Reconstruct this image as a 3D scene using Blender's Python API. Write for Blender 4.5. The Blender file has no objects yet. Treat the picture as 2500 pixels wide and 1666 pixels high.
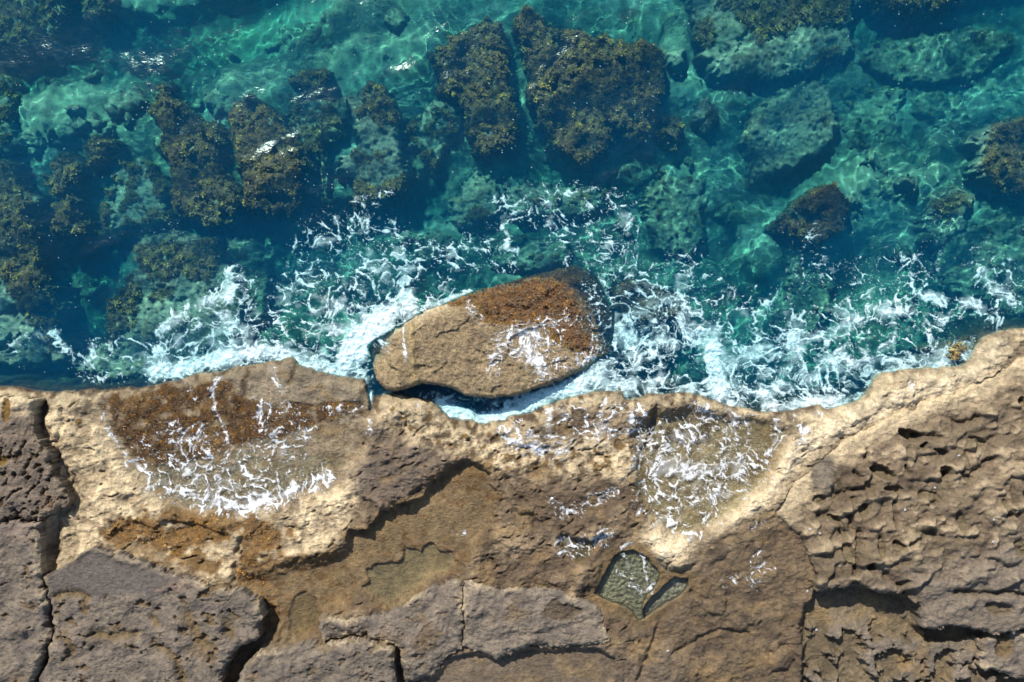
import bpy, math
import numpy as np
from mathutils import Vector

# ------------------------------------------------------------------ camera, sky, sun, exposure
sc = bpy.context.scene
CAMH = 26.0                                    # drone height over the water, looking straight down
cam = bpy.data.objects.new('camera', bpy.data.cameras.new('camera'))
sc.collection.objects.link(cam)
cam.location = (0, 0, CAMH)
cam.data.sensor_width = 36.0
cam.data.lens = 36.0 * CAMH / 25.0             # 25 m of shore across the frame at water level
cam.data.clip_end = 400
sc.camera = cam

SUN_EL, SUN_AZ = 43.0, 116.0                   # azimuth of the sun, degrees anticlockwise from +x
sd_ = Vector((math.cos(math.radians(SUN_AZ)) * math.cos(math.radians(SUN_EL)),
              math.sin(math.radians(SUN_AZ)) * math.cos(math.radians(SUN_EL)), math.sin(math.radians(SUN_EL))))
world = bpy.data.worlds.new('World'); sc.world = world; world.use_nodes = True
wt = world.node_tree
sky = wt.nodes.new('ShaderNodeTexSky'); sky.sky_type = 'NISHITA'; sky.sun_disc = False
sky.sun_elevation = math.radians(SUN_EL); sky.sun_rotation = math.radians(90 - SUN_AZ)
wt.links.new(sky.outputs[0], wt.nodes['Background'].inputs[0])
wt.nodes['Background'].inputs[1].default_value = 0.11
sl = bpy.data.lights.new('sun', 'SUN'); sl.energy = 5.0; sl.angle = math.radians(0.5); sl.color = (1.0, 0.94, 0.83)
sun = bpy.data.objects.new('sun', sl); sc.collection.objects.link(sun)
sun.rotation_euler = (-sd_).to_track_quat('-Z', 'Y').to_euler()
sl.cycles.is_caustics_light = True
sc.view_settings.view_transform = 'Standard'; sc.view_settings.look = 'None'
sc.view_settings.exposure = 0.45; sc.view_settings.gamma = 1.0
try: sc.view_settings.use_curve_mapping = False
except Exception: pass
sc.render.engine = 'CYCLES'
sc.cycles.use_denoising = True
sc.cycles.max_bounces = 7; sc.cycles.diffuse_bounces = 1; sc.cycles.glossy_bounces = 3
sc.cycles.transmission_bounces = 6; sc.cycles.transparent_max_bounces = 12; sc.cycles.volume_bounces = 1
sc.cycles.sample_clamp_indirect = 4.0

# ------------------------------------------------------------------ helpers
ZREF = 0.45                                    # mean height of the shore
def w_of(u, v, z=0.0):
    """photo pixel (2500 wide, 1 px = 1 cm at water level) -> metres, for a point of depth/height z"""
    za = z / 1.33 if z < 0 else z
    s = (CAMH - za) / CAMH
    return (u - 1250) / 100 * s, (833 - v) / 100 * s

def sstep(a, b, x):
    t = np.clip((x - a) / (b - a), 0, 1)
    return t * t * (3 - 2 * t)

_tabs = {}
def gnoise(x, y, seed=0):
    if seed not in _tabs:
        a = np.random.default_rng(1000 + seed).random((256, 256)).astype(np.float32) * 6.2832
        _tabs[seed] = (np.cos(a), np.sin(a))
    C, S = _tabs[seed]
    xf = np.floor(x); yf = np.floor(y)
    xi = xf.astype(np.int32) & 255; yi = yf.astype(np.int32) & 255
    fx = (x - xf).astype(np.float32); fy = (y - yf).astype(np.float32)
    x1 = (xi + 1) & 255; y1 = (yi + 1) & 255
    u = fx * fx * fx * (fx * (fx * 6 - 15) + 10); v = fy * fy * fy * (fy * (fy * 6 - 15) + 10)
    d00 = C[xi, yi] * fx + S[xi, yi] * fy
    d10 = C[x1, yi] * (fx - 1) + S[x1, yi] * fy
    d01 = C[xi, y1] * fx + S[xi, y1] * (fy - 1)
    d11 = C[x1, y1] * (fx - 1) + S[x1, y1] * (fy - 1)
    a = d00 + u * (d10 - d00); b = d01 + u * (d11 - d01)
    return (a + v * (b - a)) * 1.5

def fbm(x, y, seed=0, octv=5, gain=0.5):
    r = 0; a = 1.0; t = 0
    for k in range(octv):
        r = r + a * gnoise(x + 17.3 * k, y - 9.1 * k, seed + k); t += a; a *= gain; x = x * 2.03; y = y * 2.03
    return r / t * 1.35

def ridged(x, y, seed=0, octv=4, gain=0.5):
    r = 0; a = 1.0; t = 0
    for k in range(octv):
        r = r + a * (1 - np.abs(gnoise(x + 5.7 * k, y + 3.3 * k, seed + k)) * 2); t += a; a *= gain; x = x * 2.1; y = y * 2.1
    return r / t

_vt = {}
def voro(x, y, seed=0):
    if seed not in _vt:
        _vt[seed] = np.random.default_rng(5000 + seed).random((128, 128, 2)).astype(np.float32)
    T = _vt[seed]
    xi = np.floor(x).astype(np.int32); yi = np.floor(y).astype(np.int32)
    f1 = np.full(x.shape, 9.0, np.float32); f2 = f1.copy()
    for dx in (-1, 0, 1):
        for dy in (-1, 0, 1):
            cx = xi + dx; cy = yi + dy
            j = T[cx & 127, cy & 127]
            d = (cx + 0.1 + 0.8 * j[..., 0] - x) ** 2 + (cy + 0.1 + 0.8 * j[..., 1] - y) ** 2
            d = d.astype(np.float32)
            f2 = np.minimum(f2, np.maximum(f1, d)); f1 = np.minimum(f1, d)
    return np.sqrt(f1), np.sqrt(f2)

def seg_dist(U, V, pts, closed=False):
    d = np.full(U.shape, 1e9, np.float32)
    n = len(pts)
    for i in range(n if closed else n - 1):
        ax, ay = pts[i]; bx, by = pts[(i + 1) % n]
        ex, ey = bx - ax, by - ay; L = ex * ex + ey * ey + 1e-9
        t = np.clip(((U - ax) * ex + (V - ay) * ey) / L, 0, 1)
        d = np.minimum(d, (U - ax - t * ex) ** 2 + (V - ay - t * ey) ** 2)
    return np.sqrt(d)

def sdf(U, V, poly):
    """signed distance in px, positive inside"""
    d = seg_dist(U, V, poly, True)
    ins = np.zeros(U.shape, bool); n = len(poly)
    for i in range(n):
        ax, ay = poly[i]; bx, by = poly[(i + 1) % n]
        if ay == by: continue
        c = ((ay > V) != (by > V)) & (U < (bx - ax) * (V - ay) / (by - ay) + ax)
        ins ^= c
    return np.where(ins, d, -d)

def boxed(fn, U, V, poly, pad, far):
    """evaluate a distance only near the shape"""
    p = np.array(poly); a = p.min(0) - pad; b = p.max(0) + pad
    out = np.full(U.shape, far, np.float32)
    m = (U > a[0]) & (U < b[0]) & (V > a[1]) & (V < b[1])
    if m.any(): out[m] = fn(U[m], V[m], poly)
    return out
def bsdf_(U, V, poly, pad=60): return boxed(sdf, U, V, poly, pad, -999.0)
def bline(U, V, pts, pad=60): return boxed(seg_dist, U, V, pts, pad, 999.0)

col = sc.collection
def tag(o, label=None, cat=None, group=None, kind=None):
    if label: o['label'] = label
    if cat: o['category'] = cat
    if group: o['group'] = group
    if kind: o['kind'] = kind
    return o

def mesh_obj(name, verts, faces, mat, rgba=None, parent=None, origin=(0, 0, 0), smooth=True, receiver=False):
    """verts (n,3), faces (m,4) or (m,3) int arrays -> one mesh object"""
    verts = np.asarray(verts, np.float32) - np.asarray(origin, np.float32)
    faces = np.asarray(faces, np.int32)
    me = bpy.data.meshes.new(name)
    k = faces.shape[1]
    me.vertices.add(len(verts)); me.vertices.foreach_set('co', verts.ravel())
    me.loops.add(faces.size); me.loops.foreach_set('vertex_index', faces.ravel())
    me.polygons.add(len(faces))
    me.polygons.foreach_set('loop_start', np.arange(0, faces.size, k, dtype=np.int32))
    me.polygons.foreach_set('use_smooth', np.full(len(faces), smooth, bool))
    if rgba is not None:
        at = me.attributes.new('Col', 'FLOAT_COLOR', 'POINT')
        at.data.foreach_set('color', np.asarray(rgba, np.float32).ravel())
    me.update(calc_edges=True)
    me.materials.append(mat)
    o = bpy.data.objects.new(name, me); col.objects.link(o)
    if parent is not None: o.parent = parent
    else: o.location = origin
    if receiver: o.cycles.is_caustics_receiver = True
    return o

def empty(name, loc):
    o = bpy.data.objects.new(name, None); col.objects.link(o); o.location = loc; o.empty_display_size = .2
    return o

def grid_arrays(X, Y, Z, cells, rgba=None, skirt=None):
    """quads of the chosen cells of a grid, optionally with side walls down to height skirt"""
    nv, nu = X.shape
    idx = np.arange(nv * nu).reshape(nv, nu)
    q = np.stack([idx[:-1, :-1], idx[1:, :-1], idx[1:, 1:], idx[:-1, 1:]], -1)   # V runs down the picture
    f = q[cells]
    used, inv = np.unique(f, return_inverse=True)
    f = inv.reshape(f.shape)
    P = np.stack([X.ravel()[used], Y.ravel()[used], Z.ravel()[used]], -1)
    Cc = None if rgba is None else rgba.reshape(-1, rgba.shape[-1])[used]
    if skirt is not None:
        pad = np.pad(cells, 1)
        E = []
        for di, dj, a, b in ((-1, 0, 3, 0), (1, 0, 1, 2), (0, -1, 0, 1), (0, 1, 2, 3)):
            nb = pad[1 + di:1 + di + cells.shape[0], 1 + dj:1 + dj + cells.shape[1]]
            e = q[cells & ~nb]
            E.append(np.stack([e[:, a], e[:, b]], -1))
        E = np.concatenate(E)
        A = np.stack([X.ravel()[E], Y.ravel()[E], Z.ravel()[E]], -1)            # m,2,3
        n0 = len(P); m = len(E)
        low = A.copy(); low[..., 2] = skirt
        mid = A.copy(); mid[..., 2] = np.maximum(A[..., 2] * 0.5 + skirt * 0.5, skirt)
        P = np.concatenate([P, A.reshape(-1, 3), low.reshape(-1, 3)])
        t = n0 + np.arange(m * 2).reshape(m, 2); l = t + m * 2
        f = np.concatenate([f, np.stack([t[:, 0], l[:, 0], l[:, 1], t[:, 1]], -1)])
        if Cc is not None:
            ce = rgba.reshape(-1, rgba.shape[-1])[E].reshape(-1, rgba.shape[-1])
            Cc = np.concatenate([Cc, ce, ce])
    return P, f, Cc

# ------------------------------------------------------------------ materials
def new_mat(name):
    m = bpy.data.materials.new(name); m.use_nodes = True
    return m, m.node_tree
def N(t, typ, **kw):
    n = t.nodes.new(typ)
    for k, v in kw.items():
        if hasattr(n, k): setattr(n, k, v)
    return n
def noise_node(t, co, scale, detail=4, rough=0.6):
    n = N(t, 'ShaderNodeTexNoise'); n.inputs['Scale'].default_value = scale
    n.inputs['Detail'].default_value = detail; n.inputs['Roughness'].default_value = rough
    t.links.new(co, n.inputs['Vector']); return n
def ramp(t, src, a, b, lo, hi):
    m = N(t, 'ShaderNodeMapRange'); m.inputs[1].default_value = a; m.inputs[2].default_value = b
    m.inputs[3].default_value = lo; m.inputs[4].default_value = hi
    t.links.new(src, m.inputs[0]); return m.outputs[0]
def scale_col(t, c, f):
    m = N(t, 'ShaderNodeVectorMath', operation='SCALE')
    t.links.new(c, m.inputs[0]); t.links.new(f, m.inputs['Scale']); return m.outputs[0]
def math_(t, op, a, b):
    m = N(t, 'ShaderNodeMath', operation=op)
    for i, x in enumerate((a, b)):
        if isinstance(x, (int, float)): m.inputs[i].default_value = x
        else: t.links.new(x, m.inputs[i])
    return m.outputs[0]

def rock_material(name, bump=1.0, grain=1.0, gloss=0.28):
    m, t = new_mat(name)
    b = t.nodes['Principled BSDF']
    at = N(t, 'ShaderNodeAttribute', attribute_name='Col')
    geo = N(t, 'ShaderNodeNewGeometry')
    co = geo.outputs['Position']
    n1 = noise_node(t, co, 9.0, 5, 0.62); n2 = noise_node(t, co, 45.0, 3, 0.7); n3 = noise_node(t, co, 2.2, 3, 0.55)
    k = math_(t, 'MULTIPLY', ramp(t, n1.outputs[0], .3, .7, 1 - .26 * grain, 1 + .26 * grain), ramp(t, n2.outputs[0], .3, .7, 1 - .42 * grain, 1 + .42 * grain))
    mp = N(t, 'ShaderNodeMapping'); mp.inputs['Rotation'].default_value = (0, 0, math.radians(-35)); mp.inputs['Scale'].default_value = (9, 19, 12)
    t.links.new(co, mp.inputs['Vector']); n4 = noise_node(t, mp.outputs[0], 1.0, 4, .65)
    k = math_(t, 'MULTIPLY', k, ramp(t, n4.outputs[0], .3, .7, 1 - .13 * grain, 1 + .13 * grain))
    k = math_(t, 'MULTIPLY', k, ramp(t, n3.outputs[0], .3, .7, .88, 1.12))
    t.links.new(scale_col(t, at.outputs['Color'], k), b.inputs['Base Color'])
    r = ramp(t, at.outputs['Alpha'], 0, 1, .92, gloss)
    r2 = math_(t, 'MULTIPLY', r, ramp(t, n2.outputs[0], .3, .7, .75, 1.2))
    t.links.new(r2, b.inputs['Roughness'])
    b.inputs['Specular IOR Level'].default_value = 0.45
    bp = N(t, 'ShaderNodeBump'); bp.inputs['Strength'].default_value = 1.0 * bump; bp.inputs['Distance'].default_value = 0.045
    h = math_(t, 'ADD', math_(t, 'ADD', math_(t, 'MULTIPLY', n1.outputs[0], 1.6), math_(t, 'MULTIPLY', n4.outputs[0], .8)), math_(t, 'MULTIPLY', n2.outputs[0], .8))
    t.links.new(h, bp.inputs['Height']); t.links.new(bp.outputs[0], b.inputs['Normal'])
    return m
M_shore = rock_material('weathered_sandstone')
M_boulder = rock_material('wet_granular_sandstone', 1.0, 1.4, .2)
M_reef = rock_material('submerged_stone', .5, 1.0, .8)
M_sand = rock_material('seabed_sand', .4, .8, .9)

def weed_material():
    m, t = new_mat('seaweed'); b = t.nodes['Principled BSDF']
    at = N(t, 'ShaderNodeAttribute', attribute_name='Col'); geo = N(t, 'ShaderNodeNewGeometry')
    n1 = noise_node(t, geo.outputs['Position'], 30.0, 3, .6)
    t.links.new(scale_col(t, at.outputs['Color'], ramp(t, n1.outputs[0], .3, .7, .65, 1.35)), b.inputs['Base Color'])
    b.inputs['Roughness'].default_value = .45; b.inputs['Specular IOR Level'].default_value = .35
    return m
M_weed = weed_material()

def foam_material():
    m, t = new_mat('sea_foam'); out = t.nodes['Material Output']; b = t.nodes['Principled BSDF']
    at = N(t, 'ShaderNodeAttribute', attribute_name='Col'); geo = N(t, 'ShaderNodeNewGeometry')
    n1 = noise_node(t, geo.outputs['Position'], 26.0, 4, .65)
    b.inputs['Base Color'].default_value = (.76, .80, .84, 1); b.inputs['Roughness'].default_value = .55
    b.inputs['Specular IOR Level'].default_value = .25
    bp = N(t, 'ShaderNodeBump'); bp.inputs['Strength'].default_value = .5; bp.inputs['Distance'].default_value = .02
    t.links.new(n1.outputs[0], bp.inputs['Height']); t.links.new(bp.outputs[0], b.inputs['Normal'])
    a = math_(t, 'MULTIPLY', at.outputs['Alpha'], ramp(t, n1.outputs[0], .3, .62, .55, 1.15))
    tr = N(t, 'ShaderNodeBsdfTransparent'); mx = N(t, 'ShaderNodeMixShader')
    cl = N(t, 'ShaderNodeClamp'); t.links.new(a, cl.inputs[0])
    t.links.new(cl.outputs[0], mx.inputs[0]); t.links.new(tr.outputs[0], mx.inputs[1]); t.links.new(b.outputs[0], mx.inputs[2])
    t.links.new(mx.outputs[0], out.inputs[0])
    return m
M_foam = foam_material()

def water_material(name, bump, gbump):
    m, t = new_mat(name); t.nodes.clear(); out = N(t, 'ShaderNodeOutputMaterial')
    g = N(t, 'ShaderNodeBsdfRefraction'); g.inputs['IOR'].default_value = 1.333; g.inputs['Roughness'].default_value = 0.0
    gl = N(t, 'ShaderNodeBsdfGlossy'); gl.inputs['Roughness'].default_value = .14
    geo = N(t, 'ShaderNodeNewGeometry')
    f = N(t, 'ShaderNodeFresnel'); f.inputs[0].default_value = 1.333
    if bump:
        n = noise_node(t, geo.outputs['Position'], 9.0, 2, .5)
        bp = N(t, 'ShaderNodeBump'); bp.inputs['Strength'].default_value = bump; bp.inputs['Distance'].default_value = .05
        t.links.new(n.outputs[0], bp.inputs['Height']); t.links.new(bp.outputs[0], g.inputs['Normal'])
    if gbump:
        mp = N(t, 'ShaderNodeMapping'); mp.inputs['Rotation'].default_value = (0, 0, math.radians(-22)); mp.inputs['Scale'].default_value = (.6, 1, 1)
        t.links.new(geo.outputs['Position'], mp.inputs['Vector'])
        n2 = noise_node(t, mp.outputs[0], 12.0, 4, .6)
        b2 = N(t, 'ShaderNodeBump'); b2.inputs['Strength'].default_value = gbump; b2.inputs['Distance'].default_value = .06
        t.links.new(n2.outputs[0], b2.inputs['Height']); t.links.new(b2.outputs[0], gl.inputs['Normal']); t.links.new(b2.outputs[0], f.inputs['Normal'])
    mx = N(t, 'ShaderNodeMixShader'); t.links.new(f.outputs[0], mx.inputs[0]); t.links.new(g.outputs[0], mx.inputs[1]); t.links.new(gl.outputs[0], mx.inputs[2])
    t.links.new(mx.outputs[0], out.inputs[0]); return m
M_water = water_material('sea_water_surface', 0.12, .20)
M_pool = water_material('still_pool_water', 0.0, .15)
def film_material():
    m, t = new_mat('shallow_wash_water'); t.nodes.clear(); out = N(t, 'ShaderNodeOutputMaterial')
    tr = N(t, 'ShaderNodeBsdfTransparent'); tr.inputs[0].default_value = (.94, .97, .93, 1)
    g = N(t, 'ShaderNodeBsdfGlossy'); g.inputs['Roughness'].default_value = .12
    geo = N(t, 'ShaderNodeNewGeometry'); n = noise_node(t, geo.outputs['Position'], 14.0, 4, .6)
    bp = N(t, 'ShaderNodeBump'); bp.inputs['Strength'].default_value = .3; bp.inputs['Distance'].default_value = .05
    t.links.new(n.outputs[0], bp.inputs['Height']); t.links.new(bp.outputs[0], g.inputs['Normal'])
    mx = N(t, 'ShaderNodeMixShader'); mx.inputs[0].default_value = .045; t.links.new(tr.outputs[0], mx.inputs[1]); t.links.new(g.outputs[0], mx.inputs[2])
    t.links.new(mx.outputs[0], out.inputs[0]); return m
M_film = film_material()
def water_volume():
    m, t = new_mat('sea_water_body'); t.nodes.clear(); out = N(t, 'ShaderNodeOutputMaterial')
    a = N(t, 'ShaderNodeVolumeAbsorption'); a.inputs['Color'].default_value = (0.0, 0.872, 0.972, 1); a.inputs['Density'].default_value = 1.2
    b = N(t, 'ShaderNodeVolumeScatter'); b.inputs['Color'].default_value = (.01, .43, 1.0, 1); b.inputs['Density'].default_value = .40
    ad = N(t, 'ShaderNodeAddShader'); t.links.new(a.outputs[0], ad.inputs[0]); t.links.new(b.outputs[0], ad.inputs[1])
    t.links.new(ad.outputs[0], out.inputs[1]); return m
M_body = water_volume()

# ------------------------------------------------------------------ waves
_rw = np.random.default_rng(7)
WAVES = []
for k in range(46):
    L = 0.20 * (4.2 / 0.20) ** (k / 45.0) * _rw.uniform(.9, 1.1)
    a = math.radians(-68) + _rw.normal() * (0.55 if L > 1.2 else 0.95)
    s = 0.020 if L > .9 else 0.012
    WAVES.append((6.2832 / L, math.cos(a), math.sin(a), s * L / 6.2832, _rw.uniform(0, 6.28), L))
def wave_z(x, y):
    """sea surface height in metres at world x, y"""
    wx = x + .22 * gnoise(x * .7, y * .7, 61); wy = y + .22 * gnoise(x * .7 + 9, y * .7, 62)
    amp = .55 + 1.1 * np.clip(.5 + gnoise(x * .33, y * .33, 63), 0, 1.2)
    z = np.zeros_like(x)
    for k, c, s, A, p, L in WAVES:
        z += A * np.sin(k * (wx * c + wy * s) + p) * (amp if L < 1.5 else 1.0)
    return z

# ------------------------------------------------------------------ the shore platform (height field in photo pixels)
def axis(lo, hi, step, far_lo, far_hi):
    mid = np.arange(lo, hi + step, step, dtype=np.float64)
    def ext(n, d):
        o = []; s = step * 2.0; p = 0
        while p < d: p += s; o.append(p); s *= 1.22
        return np.array(o)
    a = lo - ext(0, lo - far_lo)[::-1] if far_lo < lo else np.array([])
    b = mid[-1] + ext(0, far_hi - mid[-1]) if far_hi > mid[-1] else np.array([])
    return np.concatenate([a, mid, b])

COAST = [(-3000, 950), (-200, 945), (0, 950), (60, 953), (134, 961), (230, 955), (364, 944), (421, 932), (452, 917), (536, 908), (593, 896),
         (650, 886), (708, 873), (727, 896), (765, 909), (823, 923), (880, 929), (890, 945), (895, 1005), (903, 1015), (908, 972),
         (965, 965), (1014, 974), (1049, 988), (1068, 1001), (1091, 1020), (1133, 1030), (1183, 1036), (1221, 1032), (1259, 1018),
         (1309, 1005), (1347, 986), (1393, 974), (1431, 965), (1470, 959), (1516, 957), (1526, 975), (1538, 982), (1565, 974),
         (1623, 965), (1669, 961), (1715, 967), (1753, 982), (1799, 997), (1849, 1005), (1906, 1011), (1964, 1001), (2002, 995),
         (2032, 1001), (2059, 1001), (2097, 990), (2120, 974), (2136, 951), (2147, 928), (2166, 915), (2220, 907), (2281, 902),
         (2327, 900), (2365, 892), (2388, 875), (2407, 840), (2423, 819), (2461, 808), (2500, 804), (2700, 790), (5500, 780),
         (5500, 5000), (-3000, 5000)]
RAMP = [(225, 972), (300, 958), (420, 940), (560, 912), (700, 890), (760, 915), (870, 940), (890, 1010), (868, 1110), (800, 1180),
        (700, 1225), (570, 1262), (440, 1245), (370, 1205), (320, 1140), (262, 1062), (232, 1010)]
RAMP_ALGAE = [(233, 972), (300, 966), (421, 938), (500, 922), (560, 935), (593, 974), (689, 994), (760, 985), (842, 986), (885, 985),
              (880, 1010), (800, 1030), (700, 1062), (574, 1092), (497, 1115), (440, 1142), (356, 1142), (318, 1116), (275, 1066), (245, 1009)]
BASIN_R = [(1556, 1070), (1560, 1150), (1572, 1212), (1592, 1262), (1640, 1300), (1690, 1316), (1740, 1288), (1800, 1240), (1850, 1198),
           (1888, 1150), (1908, 1092), (1925, 1050), (1880, 1030), (1800, 1030), (1700, 1012), (1610, 1015), (1580, 1040)]
TAN = [(1125, 1123), (1090, 1150), (1045, 1185), (1030, 1215), (985, 1232), (934, 1253), (900, 1290), (853, 1296), (843, 1353), (780, 1372),
       (700, 1378), (630, 1400), (590, 1425), (650, 1464), (660, 1520), (681, 1564), (730, 1574), (781, 1556), (785, 1500), (830, 1480),
       (877, 1455), (907, 1472), (953, 1493), (1007, 1460), (1049, 1422), (1100, 1405), (1125, 1375), (1150, 1334), (1200, 1282), (1204, 1215), (1198, 1158), (1167, 1132)]
TAN_DEEP = [(984, 1340), (1005, 1350), (1022, 1346), (1045, 1337), (1066, 1350), (1104, 1358), (1113, 1384), (1085, 1410), (1049, 1420), (1010, 1455), (972, 1480),
            (953, 1491), (907, 1466), (877, 1443), (896, 1430), (890, 1399), (926, 1379), (972, 1382), (984, 1370)]
OVAL = [(700, 1560), (697, 1510), (712, 1465), (740, 1448), (765, 1470), (778, 1510), (768, 1548), (735, 1566)]
KID_L = [(1452, 1452), (1466, 1422), (1486, 1395), (1500, 1365), (1522, 1350), (1545, 1345), (1568, 1352), (1584, 1369), (1608, 1397), (1611, 1418),
         (1600, 1441), (1584, 1457), (1570, 1491), (1573, 1516), (1559, 1519), (1545, 1499), (1522, 1485), (1482, 1469)]
KID_R = [(1571, 1494), (1601, 1454), (1630, 1427), (1654, 1411), (1686, 1410), (1683, 1434), (1658, 1457), (1620, 1480), (1591, 1505), (1576, 1515)]
CUP = [(1362, 1318), (1380, 1305), (1410, 1312), (1440, 1322), (1470, 1305), (1478, 1312), (1450, 1345), (1425, 1378), (1395, 1368), (1375, 1345)]
LOWPOOL = [(1060, 1660), (1085, 1630), (1100, 1602), (1150, 1592), (1206, 1608), (1290, 1588), (1374, 1588), (1450, 1584), (1500, 1610), (1490, 1700), (1440, 1900), (1040, 1900), (1020, 1700)]
FLAT = [(1700, 1330), (1780, 1290), (1860, 1255), (1920, 1282), (1960, 1319), (1984, 1391), (1988, 1433), (1960, 1483), (1956, 1544),
        (1971, 1602), (1960, 1680), (1900, 1900), (1600, 1900), (1520, 1700), (1540, 1600), (1600, 1540), (1680, 1470), (1700, 1400), (1680, 1350)]

BLOCKS = {   # polygons of the blocks that lie apart from the platform, split off along the joints
    1: [(122, 1403), (153, 1384), (230, 1330), (268, 1338), (325, 1353), (383, 1376), (440, 1403), (536, 1422), (593, 1433), (643, 1464),
        (641, 1506), (635, 1560), (589, 1567), (566, 1602), (536, 1666), (470, 1850), (80, 1850), (103, 1666), (126, 1600), (140, 1540), (142, 1500), (132, 1449)],
    2: [(-700, 1290), (0, 1280), (50, 1268), (111, 1269), (111, 1372), (120, 1418), (130, 1487), (134, 1544), (112, 1602), (96, 1666), (70, 1850), (-700, 1850)],
    3: [(-700, 965), (0, 966), (60, 972), (92, 976), (84, 1036), (108, 1080), (134, 1104), (145, 1162), (168, 1192), (172, 1227), (140, 1250),
        (112, 1262), (50, 1263), (0, 1274), (-700, 1284)],
    4: [(574, 1672), (601, 1621), (635, 1583), (708, 1575), (785, 1566), (842, 1552), (900, 1552), (953, 1573), (964, 1578), (965, 1610), (970, 1680), (960, 1850), (520, 1850)],
    5: [(781, 1498), (842, 1506), (945, 1495), (984, 1475), (1014, 1453), (1060, 1430), (1114, 1414), (1124, 1416), (1127, 1460), (1130, 1510), (1126, 1575),
        (1106, 1586), (1083, 1598), (1076, 1625), (1053, 1651), (1014, 1657), (990, 1652), (982, 1609), (970, 1571), (950, 1562), (900, 1544), (842, 1545), (790, 1556), (780, 1530)],
    6: [(1128, 1416), (1164, 1422), (1213, 1433), (1317, 1433), (1393, 1449), (1466, 1483), (1476, 1520), (1485, 1560), (1451, 1571), (1374, 1577), (1290, 1577),
        (1252, 1590), (1206, 1600), (1183, 1590), (1152, 1581), (1130, 1576), (1134, 1510), (1131, 1460)],
    7: [(1925, 1284), (1964, 1319), (1986, 1391), (1990, 1436), (2035, 1428), (2078, 1414), (2113, 1424), (2140, 1440), (2160, 1436), (2200, 1442), (2236, 1466),
        (2238, 1520), (2280, 1527), (2327, 1522), (2380, 1530), (2423, 1540), (2500, 1531), (3200, 1530), (3200, 860), (2560, 850), (2480, 880),
        (2400, 930), (2300, 965), (2200, 1005), (2100, 1050), (2020, 1105), (1960, 1165), (1905, 1215), (1890, 1250)],
    8: [(2378, 1562), (2400, 1552), (2440, 1550), (2478, 1542), (2560, 1545), (2900, 1560), (2900, 1720), (2560, 1690), (2500, 1655), (2440, 1640), (2395, 1628), (2385, 1600), (2400, 1585)],
}

LU = axis(-60, 2560, 2.0, -2600, 5000); LV = axis(790, 1690, 2.0, 780, 4200)
U, V = np.meshgrid(LU, LV); U = U.astype(np.float32); V = V.astype(np.float32)
wn = fbm(U / 60, V / 60, 3, 4); wm = fbm(U / 60 + 40, V / 60, 8, 4)
WU = U + wn * 7; WV = V + wm * 7                                  # wobbled coordinates: no edge runs straight
wf = fbm(U / 14, V / 14, 13, 3); wg = fbm(U / 14 + 20, V / 14, 15, 3)
WU = WU + wf * 2.6; WV = WV + wg * 2.6
wk = fbm(U / 26, V / 26, 140, 3); wk2 = fbm(U / 26 + 8, V / 26, 144, 3)
n_low = fbm(U / 260, V / 260, 20, 4); n_mid = fbm(U / 80, V / 80, 26, 5); n_fine = fbm(U / 22, V / 22, 33, 4)
n_sm = fbm(U / 7, V / 7, 38, 2)
n_bed = fbm((U * .94 - V * .34) / 210, (U * .34 + V * .94) / 42, 44, 5)      # bedding runs up to the right
sdc = sdf(WU, WV, COAST)

def lerp(a, b, w): return a + (b - a) * w
def lc(C, c, w): return C + (np.asarray(c, np.float32) - C) * np.clip(w, 0, 1)[..., None]

CREAM = (.86, .67, .39); TANC = (.45, .315, .175); BROWN = (.235, .152, .082); DKBROWN = (.13, .085, .05); GREY = (.315, .25, .185)
ALGAE = (.135, .070, .018); GOLD = (.30, .165, .03); SANDP = (.33, .215, .088); MAUVE = (.29, .212, .15); OLIVE = (.27, .20, .105)

# ---- platform heights
Z = .40 + .10 * sstep(1000, 1500, V) + .05 * n_low + .10 * n_mid + .055 * n_fine + .012 * n_sm
terr = np.floor((n_bed + n_mid * .6) * 4 + .5) / 4
Z += .08 * lerp(n_bed, terr, .8)
crk = ridged((U * .9 - V * .4) / 120, (U * .4 + V * .9) / 60, 70, 3)
Z -= .10 * sstep(.80, .95, crk)
C = np.zeros(U.shape + (3,), np.float32) + np.asarray(BROWN, np.float32)
C = lc(C, TANC, sstep(-.15, .5, n_mid + .4 * n_bed))
C = lc(C, DKBROWN, sstep(.1, .6, fbm(U / 45, V / 45, 51, 4)) * .75)
WET = .35 + .25 * sstep(-.2, .4, n_mid)

rim = sstep(70, 5, sdc + 18 * n_mid)
C = lc(C, CREAM, rim * .8 * sstep(-.3, .35, n_fine + .8 * n_mid + .2))
# cream slopes left of and below the ramp
CR1 = [(120, 975), (235, 985), (290, 1090), (350, 1190), (440, 1260), (570, 1280), (710, 1240), (820, 1185), (900, 1060), (905, 1130), (870, 1230), (845, 1290), (780, 1345),
       (600, 1400), (520, 1405), (330, 1345), (240, 1325), (150, 1375), (130, 1300), (180, 1230), (170, 1180), (140, 1100), (95, 1030)]
s = bsdf_(WU, WV, CR1, 100); w = sstep(-45, 35, s + 30 * n_mid + 14 * n_fine)
C = lc(C, CREAM, w * (.55 + .45 * sstep(-.4, .3, n_mid + .5 * n_fine)))
C = lc(C, TANC, w * sstep(.1, .5, fbm(U / 70, V / 30, 57, 4)) * .7)
Z -= w * .03; WET = lerp(WET, .3, w)
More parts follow.
